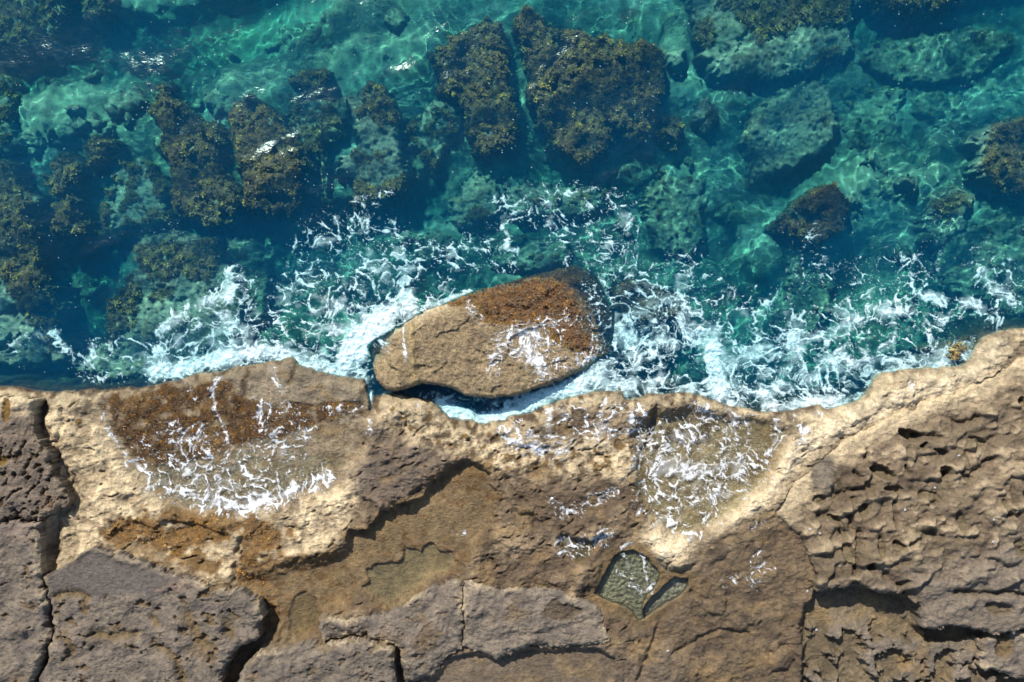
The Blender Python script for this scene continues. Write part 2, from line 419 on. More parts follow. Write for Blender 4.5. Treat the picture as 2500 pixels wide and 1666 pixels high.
# cream lip of the right shore
d = bline(WU, WV, [(1600, 1330), (1690, 1325), (1760, 1290), (1830, 1235), (1890, 1175), (1935, 1115), (2000, 1060), (2100, 1020), (2200, 970), (2320, 935), (2400, 900), (2440, 850)], 140)
C = lc(C, (.95, .80, .56), sstep(46, 6, d + 14 * n_mid) * (.65 + .35 * sstep(-.3, .3, n_fine)))
C = lc(C, CREAM, sstep(95, 25, d + 26 * n_mid) * .55)
Z += .05 * np.exp(-(d / 26) ** 2)
# mauve dry patch in the middle, cream with golden spots round it
MV = [(905, 1010), (950, 1060), (1000, 1075), (1060, 1090), (1110, 1120), (1040, 1180), (980, 1225), (930, 1245), (880, 1215), (855, 1160), (900, 1090)]
s = bsdf_(WU, WV, MV, 100); C = lc(C, MAUVE, sstep(-30, 30, s + 30 * n_mid + 16 * n_fine) * .9); Z += .15 * sstep(-10, 10, s)
s = bsdf_(WU, WV, [(920, 975), (1060, 1000), (1200, 1050), (1300, 1090), (1560, 1060), (1560, 1140), (1400, 1180), (1210, 1180), (1110, 1110), (1010, 1070), (930, 1030)])
C = lc(C, CREAM, sstep(-35, 25, s + 20 * n_mid) * .85 * sstep(-.55, .2, n_fine + n_mid * .5))
gs = fbm(U / 24, V / 24, 58, 3)
C = lc(C, GOLD, sstep(-10, 20, s) * sstep(.22, .42, gs) * .9)
C = lc(C, BROWN, sstep(-20, 20, bsdf_(WU, WV, [(1210, 1150), (1330, 1130), (1430, 1180), (1440, 1280), (1320, 1330), (1230, 1280)])) * .55)

# ---- ramp basin on the left
s = bsdf_(WU, WV, RAMP, 100); w = sstep(-34, 26, s + 18 * n_mid)
Z = lerp(Z, .30 - .14 * sstep(1010, 1180, V) + .05 * n_mid + .035 * n_fine + .010 * n_sm, w); WET = lerp(WET, .9, w)
C = lc(C, (.50, .385, .225), w * .85); C = lc(C, (.33, .215, .09), w * sstep(.0, .45, fbm(U / 38, V / 38, 83, 4)) * .7)
s = bsdf_(U + wn * 26 + wf * 7, V + wm * 26 + wg * 7, RAMP_ALGAE, 60)
ramp_algae = sstep(-8, 14, s) * sstep(-.55, .1, fbm(U / 34, V / 34, 81, 4) + .12)
C = lc(C, ALGAE, ramp_algae); Z += .03 * ramp_algae * (.5 + n_fine)
C = lc(C, (.42, .33, .21), sstep(-14, 14, bsdf_(WU, WV, [(520, 925), (708, 880), (860, 930), (880, 975), (760, 975), (690, 985), (600, 965)])) * .9)
for pts, wd, dp in (([(545, 905), (515, 960), (525, 1010), (548, 1070)], 5, .05), ([(598, 900), (593, 960), (580, 1000)], 7, .06), ([(700, 990), (800, 992), (880, 985)], 6, .04), ([(720, 880), (700, 940)], 5, .04)):
    d = bline(WU, WV, pts); k = np.exp(-(d / wd) ** 2); Z -= dp * k; C = lc(C, ALGAE, k * .8)
# golden algae beds below the ramp
for pts, r in (([(290, 1300), (350, 1290), (420, 1325), (520, 1290)], 34), ([(420, 1260), (500, 1300), (560, 1280)], 26), ([(610, 1290), (650, 1310), (620, 1345)], 36),
               ([(590, 1400), (640, 1440), (670, 1470)], 22), ([(600, 1380), (720, 1380), (800, 1360)], 22), ([(700, 1300), (715, 1302)], 12), ([(440, 1360), (520, 1380)], 22)):
    d = bline(WU, WV, pts, 120); k = sstep(r + 14, r - 16, d + 26 * fbm(U / 26, V / 26, 91, 4))
    C = lc(C, (.33, .17, .03), k * .9); Z -= .02 * k; WET = lerp(WET, .85, k)
s = bsdf_(WU, WV, [(262, 1318), (285, 1292), (330, 1275), (372, 1290), (400, 1270), (470, 1280), (560, 1310), (575, 1400), (440, 1375), (330, 1345)])
Z -= .10 * sstep(-4, 5, s)
d = bline(WU, WV, [(588, 1320), (573, 1360), (571, 1415)]); Z -= .14 * np.exp(-(d / 6) ** 2)
for cx, cy, rx, ry in ((28, 1000, 12, 26), (16, 1122, 22, 14), (185, 1030, 9, 8), (62, 1040, 8, 16)):
    k = sstep(1.2, .8, np.hypot((WU - cx) / rx, (WV - cy) / ry)); C = lc(C, GOLD, k)

# ---- tan basin with its pools
s = bsdf_(WU + wk * 5, WV + wk2 * 5, TAN, 100); ew = lerp(5.0, 34.0, sstep(1290, 1420, V)); w = sstep(-ew, ew, s); wc_ = sstep(-30, 22, s + 26 * n_mid + 14 * n_fine)
Z = lerp(Z, .16 + .016 * n_fine + .03 * n_low + .02 * terr, w); C = lc(C, SANDP, wc_ * .92); WET = lerp(WET, .6, w)
alg = sstep(.15, .45, fbm(U / 18, V / 18, 95, 4) + .35 * fbm(U / 120, V / 120, 97, 2) + .25 * sstep(60, 0, s))
C = lc(C, (.25, .125, .022), wc_ * alg * .85); C = lc(C, (.42, .29, .14), w * sstep(.1, .5, fbm(U / 90, V / 90, 98, 3)) * .6)
s = bsdf_(WU + wk * 7, WV + wk2 * 7, TAN_DEEP); w2 = sstep(-4, 4, s); Z -= .09 * w2; C = lc(C, (.36, .26, .115), w2 * .8)
s = bsdf_(WU, WV, OVAL); w2 = sstep(-4, 6, s); Z -= .06 * w2; C = lc(C, (.30, .18, .055), w2 * .7)
for pts in ([(1215, 1210), (1250, 1240), (1262, 1262), (1290, 1262), (1310, 1275)], [(938, 1222), (958, 1230), (980, 1218)], [(1215, 1150), (1240, 1190), (1280, 1230)]):
    d = bline(WU, WV, pts); Z -= .13 * np.exp(-(d / 9) ** 2)
# ---- low tan pool at the foot of the slab
s = bsdf_(WU, WV, LOWPOOL, 100); w = sstep(-8, 8, s); Z = lerp(Z, .30 + .02 * n_fine, w); C = lc(C, (.27, .18, .092), sstep(-14, 20, s + 20 * n_mid) * .9); WET = lerp(WET, .4, w)
# ---- kidney pools
s = np.maximum(bsdf_(WU, WV, KID_L), bsdf_(WU, WV, KID_R))
C = lc(C, (.27, .17, .06), sstep(-34, -6, s)); Z = lerp(Z, .37 + .01 * n_fine, sstep(-40, -12, s) * .7)
s = bsdf_(WU, WV, KID_L); w = sstep(-3, 4, s); Z = lerp(Z, .21 + .015 * n_fine - .06 * sstep(1540, 1470, U), w); C = lc(C, (.56, .56, .32), w)
s = bsdf_(WU, WV, KID_R); w = sstep(-3, 4, s); Z = lerp(Z, .15 + .01 * n_fine, w); C = lc(C, (.56, .57, .38), w)
s = bsdf_(WU, WV, CUP); w = sstep(-9, 9, s); Z = lerp(Z, .27, w); C = lc(C, (.26, .17, .06), w); WET = lerp(WET, .7, w)
# rocks round the kidney pools
for pts, dz in (([(1608, 1330), (1650, 1338), (1712, 1345), (1712, 1372), (1660, 1388), (1625, 1385), (1600, 1360)], .16),
                ([(1400, 1400), (1440, 1362), (1455, 1365), (1470, 1380), (1450, 1430), (1400, 1440)], .10)):
    s = bsdf_(WU, WV, pts); Z += dz * sstep(-9, 10, s)
# ---- right basin
s = bsdf_(WU, WV, BASIN_R, 80); w = sstep(-26, 16, s)
Z = lerp(Z, .06 + .04 * n_mid + .02 * n_fine, w); C = lc(C, (.52, .385, .19), w); C = lc(C, (.34, .22, .07), w * sstep(0, .5, n_mid + .5 * n_fine) * .7); WET = lerp(WET, .9, w)
C = lc(C, ALGAE, w * sstep(-14, 14, bsdf_(WU, WV, [(1600, 1060), (1680, 1030), (1760, 1040), (1760, 1090), (1680, 1100), (1600, 1110)])) * sstep(-.3, .3, n_fine) * .8)
d = bline(WU, WV, [(1605, 1000), (1598, 1040), (1590, 1080), (1568, 1110)]); Z -= .18 * np.exp(-(d / 8) ** 2)
# ---- brown wet flat
s = bsdf_(WU, WV, FLAT, 140); w = sstep(-35, 40, s + 30 * n_mid)
Z = lerp(Z, .36 + .085 * n_mid + .045 * n_fine + .05 * terr, w * .9); C = lc(C, (.29, .196, .10), w * .8); WET = lerp(WET, .62, w)
C = lc(C, DKBROWN, w * sstep(.05, .45, fbm(U / 60, V / 40, 99, 4)) * .7)
for pts in ([(1690, 1450), (1720, 1468), (1740, 1462), (1775, 1455), (1778, 1480)], [(1640, 1600), (1700, 1570), (1760, 1540), (1830, 1555)], [(1880, 1600), (1920, 1580), (1950, 1610), (1930, 1640), (1890, 1640)], [(1560, 1660), (1600, 1560), (1612, 1520)]):
    d = bline(WU, WV, pts); Z -= .09 * np.exp(-(d / 6) ** 2)
for pts, dz in (([(1690, 1455), (1780, 1452), (1778, 1500), (1730, 1500)], .07), ([(1560, 1560), (1640, 1590), (1700, 1640), (1690, 1700), (1540, 1700)], .09), ([(1880, 1590), (1960, 1590), (1965, 1640), (1890, 1650)], .06)):
    s = bsdf_(WU, WV, pts); Z += dz * sstep(-7, 6, s)
# ---- lower right rubble floor under the ledge
s = bsdf_(WU, WV, [(1995, 1440), (2120, 1430), (2236, 1470), (2240, 1530), (2600, 1540), (3200, 1540), (3200, 2600), (1960, 2600), (1965, 1490)], 80); w = sstep(-10, 10, s)
kn = fbm(U / 60, V / 60, 104, 4)
Z = lerp(Z, .10 + .26 * sstep(-.12, .30, kn + .35 * n_fine + .4 * n_low) * sstep(1480, 1580, V) + .03 * n_fine + .02 * terr, w)
C = lc(C, OLIVE, w * .85); C = lc(C, GREY, w * sstep(-.1, .3, kn + .35 * n_fine + .4 * n_low) * sstep(1470, 1570, V) * .9); WET = lerp(WET, .25, w)
# joint on the far left between the two left blocks and the cream slope
d = bline(WU, WV, [(95, 975), (90, 1040), (125, 1090), (150, 1150), (176, 1200), (180, 1230), (130, 1266), (128, 1330), (128, 1400), (138, 1470), (144, 1540), (120, 1610), (104, 1680)], 60)
Z -= .22 * np.exp(-(d / 13) ** 2)
d = bline(WU, WV, [(150, 1000), (152, 1030), (138, 1075)]); Z -= .10 * np.exp(-(d / 7) ** 2)
# chasm right of the big grey block
s = bsdf_(WU, WV, [(640, 1465), (668, 1490), (675, 1530), (660, 1570), (632, 1585), (600, 1622), (572, 1680), (530, 1680), (560, 1605), (590, 1566), (636, 1558)]); Z = lerp(Z, -.05, sstep(-8, 8, s))
d = bline(WU, WV, [(968, 1572), (974, 1610), (980, 1680)]); Z -= .3 * np.exp(-(d / 9) ** 2)
# grey towards the bottom of the picture
gw = sstep(1520, 1640, V + 70 * n_mid) * sstep(1000, 900, np.abs(U - 700)); C = lc(C, GREY, gw * .35)
# ---- the sea edge: rounded lip, then down
lip = np.clip(sdc / 30, 0, 1); Z = lerp(.17, Z, sstep(0, 1, lip) * .9 + .1 * lip)
fall = np.clip(-sdc / 70, 0, 1)
Z = np.where(sdc < 0, .17 - .17 * np.clip(-sdc / 7, 0, 1) - 2.9 * fall ** 1.15 + .10 * n_fine * (fall > 0), Z)
och = sstep(.08, .5, fbm(U / 95, V / 70, 240, 4)) * .5; C = lc(C, (.46, .29, .10), och * (C[..., 0] < .5)); C = C * (1 + .22 * fbm(U / 130, V / 130, 245, 4) + .20 * fbm(U / 30, V / 30, 248, 3))[..., None]
left_rim = sstep(420, 330, U)
C = lc(C, (.17, .085, .035), sstep(13, 0, np.abs(sdc + 3 + 8 * n_fine)) * (.25 + .65 * left_rim + .5 * sstep(.1, .4, n_mid)))
C = np.where((sdc < -8)[..., None], lc(C, (.22, .20, .12), np.full(U.shape, .8)), C)
wb = sstep(60, 20, sdc + 34 * n_mid + 14 * n_fine); WET = lerp(WET, .88, wb); C = C * (1 - .22 * wb * sstep(-.2, .3, fbm(U / 40, V / 40, 260, 3)))[..., None]

# ---- block layers
def edge_profile(s, wdt): return 1 - (1 - np.clip(s / wdt, 0, 1)) ** 2.2
pitn = fbm(U / 34, V / 26, 120, 4)
BZ, BS = {}, {}
for k, poly in BLOCKS.items(): BS[k] = bsdf_(WU + wk * 7, WV + wk2 * 7, poly, 30)
def grey_block(k, top, round_w, pits, tone):
    s = BS[k]
    z = top + .08 * n_low + .11 * n_mid + .032 * n_fine + .009 * n_sm + .05 * terr
    p = sstep(.30, .46, pitn + .30 * n_mid + .30 * n_low) * pits
    z = z - .09 * p
    z = z - .10 * (1 - edge_profile(s, round_w))
    c = np.zeros(U.shape + (3,), np.float32) + np.asarray(GREY, np.float32) * tone
    c = lc(c, (.33, .25, .19), sstep(0, .5, n_mid) * .6); c = lc(c, (.185, .15, .13), sstep(.05, .5, fbm(U / 50, V / 50, 131, 4)) * .7)
    c = lc(c, CREAM, sstep(20, 0, s + 8 * n_fine) * .5 * sstep(-.15, .45, n_mid + .5 * n_fine + .1)); c = lc(c, (.30, .19, .085), sstep(.25, .6, fbm(U / 110, V / 70, 135, 4)) * .6)
    c = lc(c, (.27, .17, .06), sstep(.3, .8, p) * .85)
    wv = .12 + .5 * p
    return z, c, wv
BL = {}
BL[1] = grey_block(1, .80, 16, .9, 1.0)
z, c, wv = BL[1]
sm = sstep(-12, 12, bsdf_(WU, WV, [(130, 1395), (232, 1338), (440, 1408), (385, 1455), (330, 1440), (240, 1455), (180, 1450), (135, 1440)]))      # smooth upper facet
z = lerp(z, .80 - .0009 * (1450 - V) + .012 * n_fine + .006 * n_sm, sm); c = lc(c, (.21, .17, .145), sm * .9)
c = lc(c, (.33, .23, .17), sstep(-6, 6, bsdf_(WU, WV, [(385, 1440), (432, 1408), (480, 1422), (440, 1438)])))
for pts, wd, dp in (([(386, 1560), (440, 1600), (455, 1650), (460, 1700)], 9, .12), ([(150, 1450), (180, 1440), (225, 1452)], 9, .12), ([(470, 1500), (490, 1540), (515, 1570)], 14, .12), ([(240, 1540), (290, 1545), (340, 1540)], 13, .10), ([(560, 1505), (570, 1540)], 10, .1), ([(385, 1500), (395, 1515)], 9, .09), ([(580, 1490), (590, 1500)], 6, .06)):
    d = bline(WU, WV, pts); kx = np.exp(-(d / wd) ** 2); z = z - dp * kx; c = lc(c, (.29, .19, .075), kx * .9)
BL[1] = (z, c, wv)
BL[2] = grey_block(2, .86, 10, .7, .98); z, c, wv = BL[2]
BL[2] = (z, lc(c, (.36, .27, .21), sstep(1330, 1285, V) * .8), wv)
z, c, wv = grey_block(3, .78, 12, .4, .95)
hx = fbm((U + V * .4) / 16, V / 22, 141, 3); p = sstep(.18, .34, hx) * sstep(1030, 1080, V)
BL[3] = (z - .10 * p, lc(lc(c, (.30, .215, .15), np.full(U.shape, .55)), (.15, .09, .035), p * .85), wv)
BL[3] = (BL[3][0], lc(BL[3][1], CREAM, sstep(1030, 975, V + 20 * n_mid) * .8), BL[3][2])
for cx, cy, rx, ry in ((28, 1000, 12, 28), (14, 1122, 20, 13)):
    kx = sstep(1.2, .8, np.hypot((WU - cx) / rx, (WV - cy) / ry)); BL[3] = (BL[3][0] - .07 * kx, lc(BL[3][1], (.33, .18, .02), kx), BL[3][2])
BL[4] = grey_block(4, .84, 14, .6, .97)
BL[5] = grey_block(5, .68, 20, .5, 1.03)
z, c, wv = grey_block(6, .66, 18, .3, 1.05)
kx = sstep(1.25, .85, np.hypot((WU - 1365) / 44, (WV - 1490) / 22) + .3 * n_fine); c = lc(c, (.16, .11, .06), kx * .85); z = z - .05 * kx
z = z - .045 * np.exp(-(bline(WU, WV, [(1270, 1548), (1340, 1540), (1400, 1520), (1460, 1500)]) / 6) ** 2)
BL[6] = (z, c, wv)
# ledge on the right: honeycomb weathering, ridges running up to the right
s = BS[7]
ru = (U * .93 - V * .36); rv = (U * .36 + V * .93)
q1 = fbm(ru / 74 + .6 * n_mid, rv / 36 + .4 * n_mid, 150, 4); q2 = fbm(ru / 30, rv / 40, 155, 3)
d_rim = seg_dist(WU, WV, [(1890, 1250), (1960, 1165), (2020, 1105), (2100, 1050), (2200, 1005), (2300, 965), (2400, 930), (2480, 880), (2700, 850)])
inl = sstep(0, 90, d_rim)
z = .46 + .38 * sstep(0, 330, d_rim) + inl * (.16 * np.abs(q1) * 1.5 * sstep(1480, 1300, V) + .10 * q1 + .02 * q2) + .022 * n_fine + .006 * n_sm
f1, f2 = voro((ru + 30 * wn) / 62, (rv + 20 * wm) / 40, 4)
ph = rv / 112 + 1.0 * fbm(ru / 230, rv / 130, 170, 2) + .22 * fbm(ru / 60, rv / 60, 175, 2)
saw = ph - np.floor(ph); saw = saw * sstep(1.0, .88, saw)
ph2 = rv / 46 + 1.2 * fbm(ru / 70, rv / 60, 180, 3); saw2 = ph2 - np.floor(ph2); saw2 = saw2 * sstep(1.0, .9, saw2)
z = z + inl * (.24 * saw * np.clip(.35 + 1.1 * fbm(ru / 120, rv / 90, 185, 3), 0, 1.1) + .05 * saw2 * np.clip(.3 + 1.2 * fbm(ru / 80, rv / 80, 188, 3), 0, 1)) * sstep(1500, 1400, V)
hc = sstep(.0, .42, f2 - f1) * sstep(-.1, .35, fbm(U / 160, V / 120, 160, 3) + .15)
hz = sstep(1420, 1330, V) * inl * sstep(2560, 2380, U + .35 * (V - 1000))
fl = fbm(U / 17 + .5 * n_mid, V / 62, 190, 3)
e1, e2 = voro((U + 20 * wn) / 60, (V + 20 * wm) / 72, 6); bowl = sstep(.52, .12, e1) * sstep(-.05, .2, fbm(U / 52, V / 66, 197, 2) + .06)
z = z - .10 * bowl * hz + .05 * fl * hz * sstep(-.1, .4, fbm(U / 120, V / 90, 195, 3) + .15)
def soften(a, r, n=2):
    for _ in range(n):
        for ax in (0, 1):
            p = np.pad(a, [(r, r) if k == ax else (0, 0) for k in (0, 1)], mode='edge'); c_ = np.cumsum(p, axis=ax, dtype=np.float64)
            z0 = np.zeros_like(np.take(c_, [0], ax)); c_ = np.concatenate([z0, c_], ax); m_ = a.shape[ax]
            a = ((np.take(c_, np.arange(2 * r + 1, 2 * r + 1 + m_), ax) - np.take(c_, np.arange(m_), ax)) / (2 * r + 1)).astype(np.float32)
    return a
z = soften(z, 1, 2) + .030 * n_fine + .008 * n_sm
PITS = [(2220, 1064, 25, 11, .30, -.25), (2150, 1152, 27, 13, .30, -.35), (2298, 1150, 15, 14, .30, 0), (2000, 1219, 15, 12, .16, 0), (2172, 1190, 22, 9, .16, -.1), (2116, 1377, 9, 9, .25, 0),
        (2180, 1325, 12, 7, .25, -.4), (2052, 1290, 9, 20, .14, .3), (2100, 1245, 10, 16, .14, 0), (2205, 1145, 5, 13, .2, .3), (2250, 1085, 9, 5, .2, .4), (2032, 1262, 14, 6, .16, -.5), (2290, 1100, 18, 7, .14, -.3),
        (2062, 1345, 14, 24, .16, .2), (2140, 1330, 9, 22, .16, 0), (2190, 1416, 14, 8, .14, .3), (2330, 1270, 10, 26, .10, .25), (2440, 1235, 9, 22, .10, .5), (2470, 1330, 14, 20, .10, .3), (2420, 1480, 30, 14, .12, -.1),
        (2496, 1215, 12, 26, .14, .1), (2488, 985, 9, 12, .22, .2), (2380, 1075, 20, 6, .12, -.2), (2350, 1160, 12, 8, .10, 0), (2260, 1210, 26, 10, .10, -.3), (2240, 1290, 30, 14, .10, -.1)]
c = np.zeros(U.shape + (3,), np.float32) + np.asarray((.31, .22, .13), np.float32)
c = lc(c, (.60, .45, .27), sstep(-.1, .45, q1 + .4 * n_fine) * .8); c = lc(c, (.17, .11, .06), sstep(.1, .5, fbm(ru / 120, rv / 50, 166, 4)) * .7); c = c * (1 + .22 * fbm(U / 110, V / 110, 246, 4))[..., None]  # ridge tops painted paler: their sunlit look is put into the colour
c = lc(c, GREY, sstep(1330, 1450, V + .35 * (U - 2200) + 60 * n_mid) * .85)
c = lc(c, CREAM, sstep(75, 10, d_rim + 22 * n_mid) * .75)
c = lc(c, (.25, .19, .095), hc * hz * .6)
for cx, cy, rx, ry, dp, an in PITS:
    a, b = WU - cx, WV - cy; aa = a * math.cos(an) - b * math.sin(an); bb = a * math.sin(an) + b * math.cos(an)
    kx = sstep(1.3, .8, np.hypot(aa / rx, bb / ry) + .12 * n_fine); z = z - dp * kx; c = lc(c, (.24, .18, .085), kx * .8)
for pts, wd, dp in (([(2310, 1152), (2350, 1145), (2385, 1135), (2402, 1122), (2425, 1116)], 8, .20), ([(2045, 1205), (2090, 1195), (2125, 1184)], 8, .18), ([(2330, 1028), (2350, 1032), (2372, 1028), (2385, 1018)], 8, .20),
                    ([(2092, 1292), (2088, 1340), (2077, 1392)], 6, .18), ([(2205, 1320), (2240, 1308), (2290, 1303)], 5, .10), ([(2073, 1218), (2077, 1285)], 6, .13), ([(2178, 1222), (2178, 1278)], 5, .13),
                    ([(2115, 1098), (2111, 1120)], 5, .13), ([(2322, 1438), (2350, 1436), (2370, 1444), (2400, 1440), (2450, 1438), (2520, 1450)], 7, .16), ([(2084, 1150), (2110, 1178)], 5, .12), ([(2235, 1066), (2290, 1068)], 6, .12),
                    ([(2150, 1395), (2185, 1425), (2225, 1450)], 10, .16), ([(2000, 1255), (2040, 1240), (2060, 1225)], 8, .12), ([(2450, 1180), (2470, 1260), (2490, 1290)], 6, .08), ([(2030, 1150), (2050, 1180), (2060, 1205)], 4, .08)):
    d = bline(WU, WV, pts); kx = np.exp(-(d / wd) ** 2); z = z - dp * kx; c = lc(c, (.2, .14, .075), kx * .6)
c = lc(c, (.25, .205, .15), sstep(1.2, .8, np.hypot((WU - 2010) / 30, (WV - 1155) / 42) + .2 * n_fine) * .9)
z = z - .10 * (1 - edge_profile(s, 12))
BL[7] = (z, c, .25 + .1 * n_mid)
z, c, wv = grey_block(8, .60, 12, .3, 1.1)
kx = sstep(1.2, .8, np.hypot((WU - 2448) / 22, (WV - 1575) / 28)); z = z - .12 * kx; c = lc(c, (.28, .19, .08), kx)
BL[8] = (z, c, wv)

lab = np.zeros(U.shape, np.int32)
for k in BLOCKS: lab[(BS[k] > 0) & (sdc > 14)] = k
cell_lab = lab[:-1, :-1]
XW, YW = w_of(U.astype(np.float64), V.astype(np.float64), ZREF)
cell_ok = (sdc > -105)[:-1, :-1] & (sdc > -105)[1:, 1:]
def rgba_of(c, wv):
    lum = c.mean(-1, keepdims=True); c = lum + (c - lum) * .88; c = c * (.62 + .34 * np.clip(lum, 0, .7) / .5)
    c = c * .74 * (1 - .22 * np.clip(wv - .3, 0, 1))[..., None]
    return np.concatenate([np.clip(c, .004, .85), np.clip(wv, 0, 1)[..., None]], -1).astype(np.float32)

# shelf under the blocks keeps one ring of cells
near0 = cell_lab == 0
P_, f_, c_ = grid_arrays(XW, YW, Z, near0 & cell_ok, rgba_of(C, WET))
shelf = mesh_obj('rock_shelf', P_, f_, M_shore, c_, receiver=True)
tag(shelf, 'tan and brown sandstone shelf with tide pools along the sea edge', None, kind='structure')
NAMES = {1: ('rock_block', 'big grey pitted block with a smooth sloping upper facet, left of the dark chasm', 'rock'),
         2: ('rock_block', 'grey block in the bottom left corner, west of the long dark joint', 'rock'),
         3: ('rock_block', 'brown pockmarked block at the left edge just below the waterline rim', 'rock'),
         4: ('rock_block', 'rounded grey block cut by the bottom edge, right of the dark chasm', 'rock'),
         5: ('rock_slab', 'left half of the grey slab, south of the greenish pool in the tan basin', 'rock'),
         6: ('rock_slab', 'right half of the grey slab with a brown stain, beside the kidney pools', 'rock'),
         7: ('rock_ledge', 'broad honeycombed brown ledge with dark pits filling the right side', 'rock'),
         8: ('rock_block', 'small pale grey block with an orange hollow in the bottom right corner', 'rock')}
for k in BLOCKS:
    z, c, wv = BL[k]
    m = (cell_lab == k) & cell_ok
    P_, f_, c_ = grid_arrays(XW, YW, z, m, rgba_of(c, wv * np.ones_like(U)), skirt=-.25)
    org = (float(P_[:, 0].mean()), float(P_[:, 1].mean()), -.25)
    nm, lb, ct = NAMES[k]
    o = mesh_obj(nm, P_, f_, M_shore, c_, origin=org)
    tag(o, lb, ct, 'blocks split off the shore platform')
Zall = Z.copy()
for k in BLOCKS: Zall = np.where(lab == k, BL[k][0], Zall)

def samp(A, u, v):
    """bilinear look-up in the shore grids at photo pixels"""
    fu = np.interp(u, LU, np.arange(len(LU))); fv = np.interp(v, LV, np.arange(len(LV)))
    i = np.clip(fu.astype(int), 0, len(LU) - 2); j = np.clip(fv.astype(int), 0, len(LV) - 2)
    a = fu - i; b = fv - j
    return (A[j, i] * (1 - a) * (1 - b) + A[j, i + 1] * a * (1 - b) + A[j + 1, i] * (1 - a) * b + A[j + 1, i + 1] * a * b)

# ------------------------------------------------------------------ seabed
SU = axis(-100, 2600, 6.0, -3000, 5400); SV = axis(-100, 1100, 6.0, -3200, 1500)
SUg, SVg = [a.astype(np.float32) for a in np.meshgrid(SU, SV)]
sn = fbm(SUg / 240, SVg / 240, 201, 5); sf = fbm(SUg / 50, SVg / 50, 207, 4); sr = ridged(SUg / 110, SVg / 110, 211, 4)
SZ = -1.55 + .28 * sn + .13 * sf + .14 * sr
SC = np.zeros(SUg.shape + (3,), np.float32) + np.asarray((.46, .46, .40), np.float32)
SC = lc(SC, (.20, .19, .12), sstep(.0, .5, fbm(SUg / 70, SVg / 70, 221, 4)) * .8)
SC = lc(SC, (.55, .51, .38), sstep(.05, .5, fbm(SUg / 120, SVg / 120, 226, 4)) * .8)
for pts, r, dz, dark in (([(-200, 190), (60, 150), (250, 90), (420, 120), (560, 75), (720, 20), (800, -60)], 75, -1.6, .85), ([(130, 600), (200, 640), (230, 720), (190, 800), (150, 880)], 75, -1.6, .6),
                         ([(120, 590), (300, 560), (420, 545), (560, 560), (700, 570), (830, 540), (980, 530), (1060, 470)], 42, -1.2, .75), ([(-40, 935), (100, 925), (180, 915)], 22, -1.0, .6),
                         ([(2120, 60), (2300, 45), (2450, 40), (2700, 30)], 45, -1.4, .8), ([(1000, 330), (1010, 430), (1060, 520)], 30, -.6, .4), ([(1300, 430), (1450, 440), (1560, 380)], 36, -.6, .4),
                         ([(780, 330), (800, 420), (790, 520)], 30, -.5, .4), ([(700, 640), (700, 760), (690, 850)], 40, -.5, .2), ([(1750, 560), (1780, 640), (1820, 700)], 40, -.7, .3),
                         ([(2160, 240), (2230, 250), (2220, 380)], 24, -.5, .4)):
    d = boxed(seg_dist, SUg + sn * 40, SVg + sf * 14, pts, 250, 999.0)
    k = sstep(r * 1.5, r * .4, d + 24 * sf); SZ += dz * .45 * k; SC = lc(SC, (.09, .11, .105), k * dark * .55)
for pts, r in (([(560, 160), (700, 130), (860, 60), (1000, 60)], 90), ([(2100, 440), (2250, 400), (2330, 380)], 60), ([(220, 690), (215, 730)], 16), ([(1650, 60), (1640, 140)], 30), ([(120, 260), (330, 280)], 80)):
    d = boxed(seg_dist, SUg, SVg, pts, 250, 999.0); k = sstep(r * 1.6, r * .3, d + 30 * sn); SC = lc(SC, (.62, .57, .42), k * .8); SZ += .35 * k
SX, SY = w_of(SUg.astype(np.float64), SVg.astype(np.float64), -1.55)
P_, f_, c_ = grid_arrays(SX, SY, SZ, np.ones((len(SV) - 1, len(SU) - 1), bool), np.concatenate([SC, np.zeros(SUg.shape + (1,), np.float32)], -1))
tag(mesh_obj('seabed', P_, f_, M_sand, c_, receiver=True), 'pale sandy seabed under clear turquoise water', None, kind='structure')
def seabed_z(u, v):
    fu = np.interp(u, SU, np.arange(len(SU))).astype(int); fv = np.interp(v, SV, np.arange(len(SV))).astype(int)
    return SZ[fv, fu]

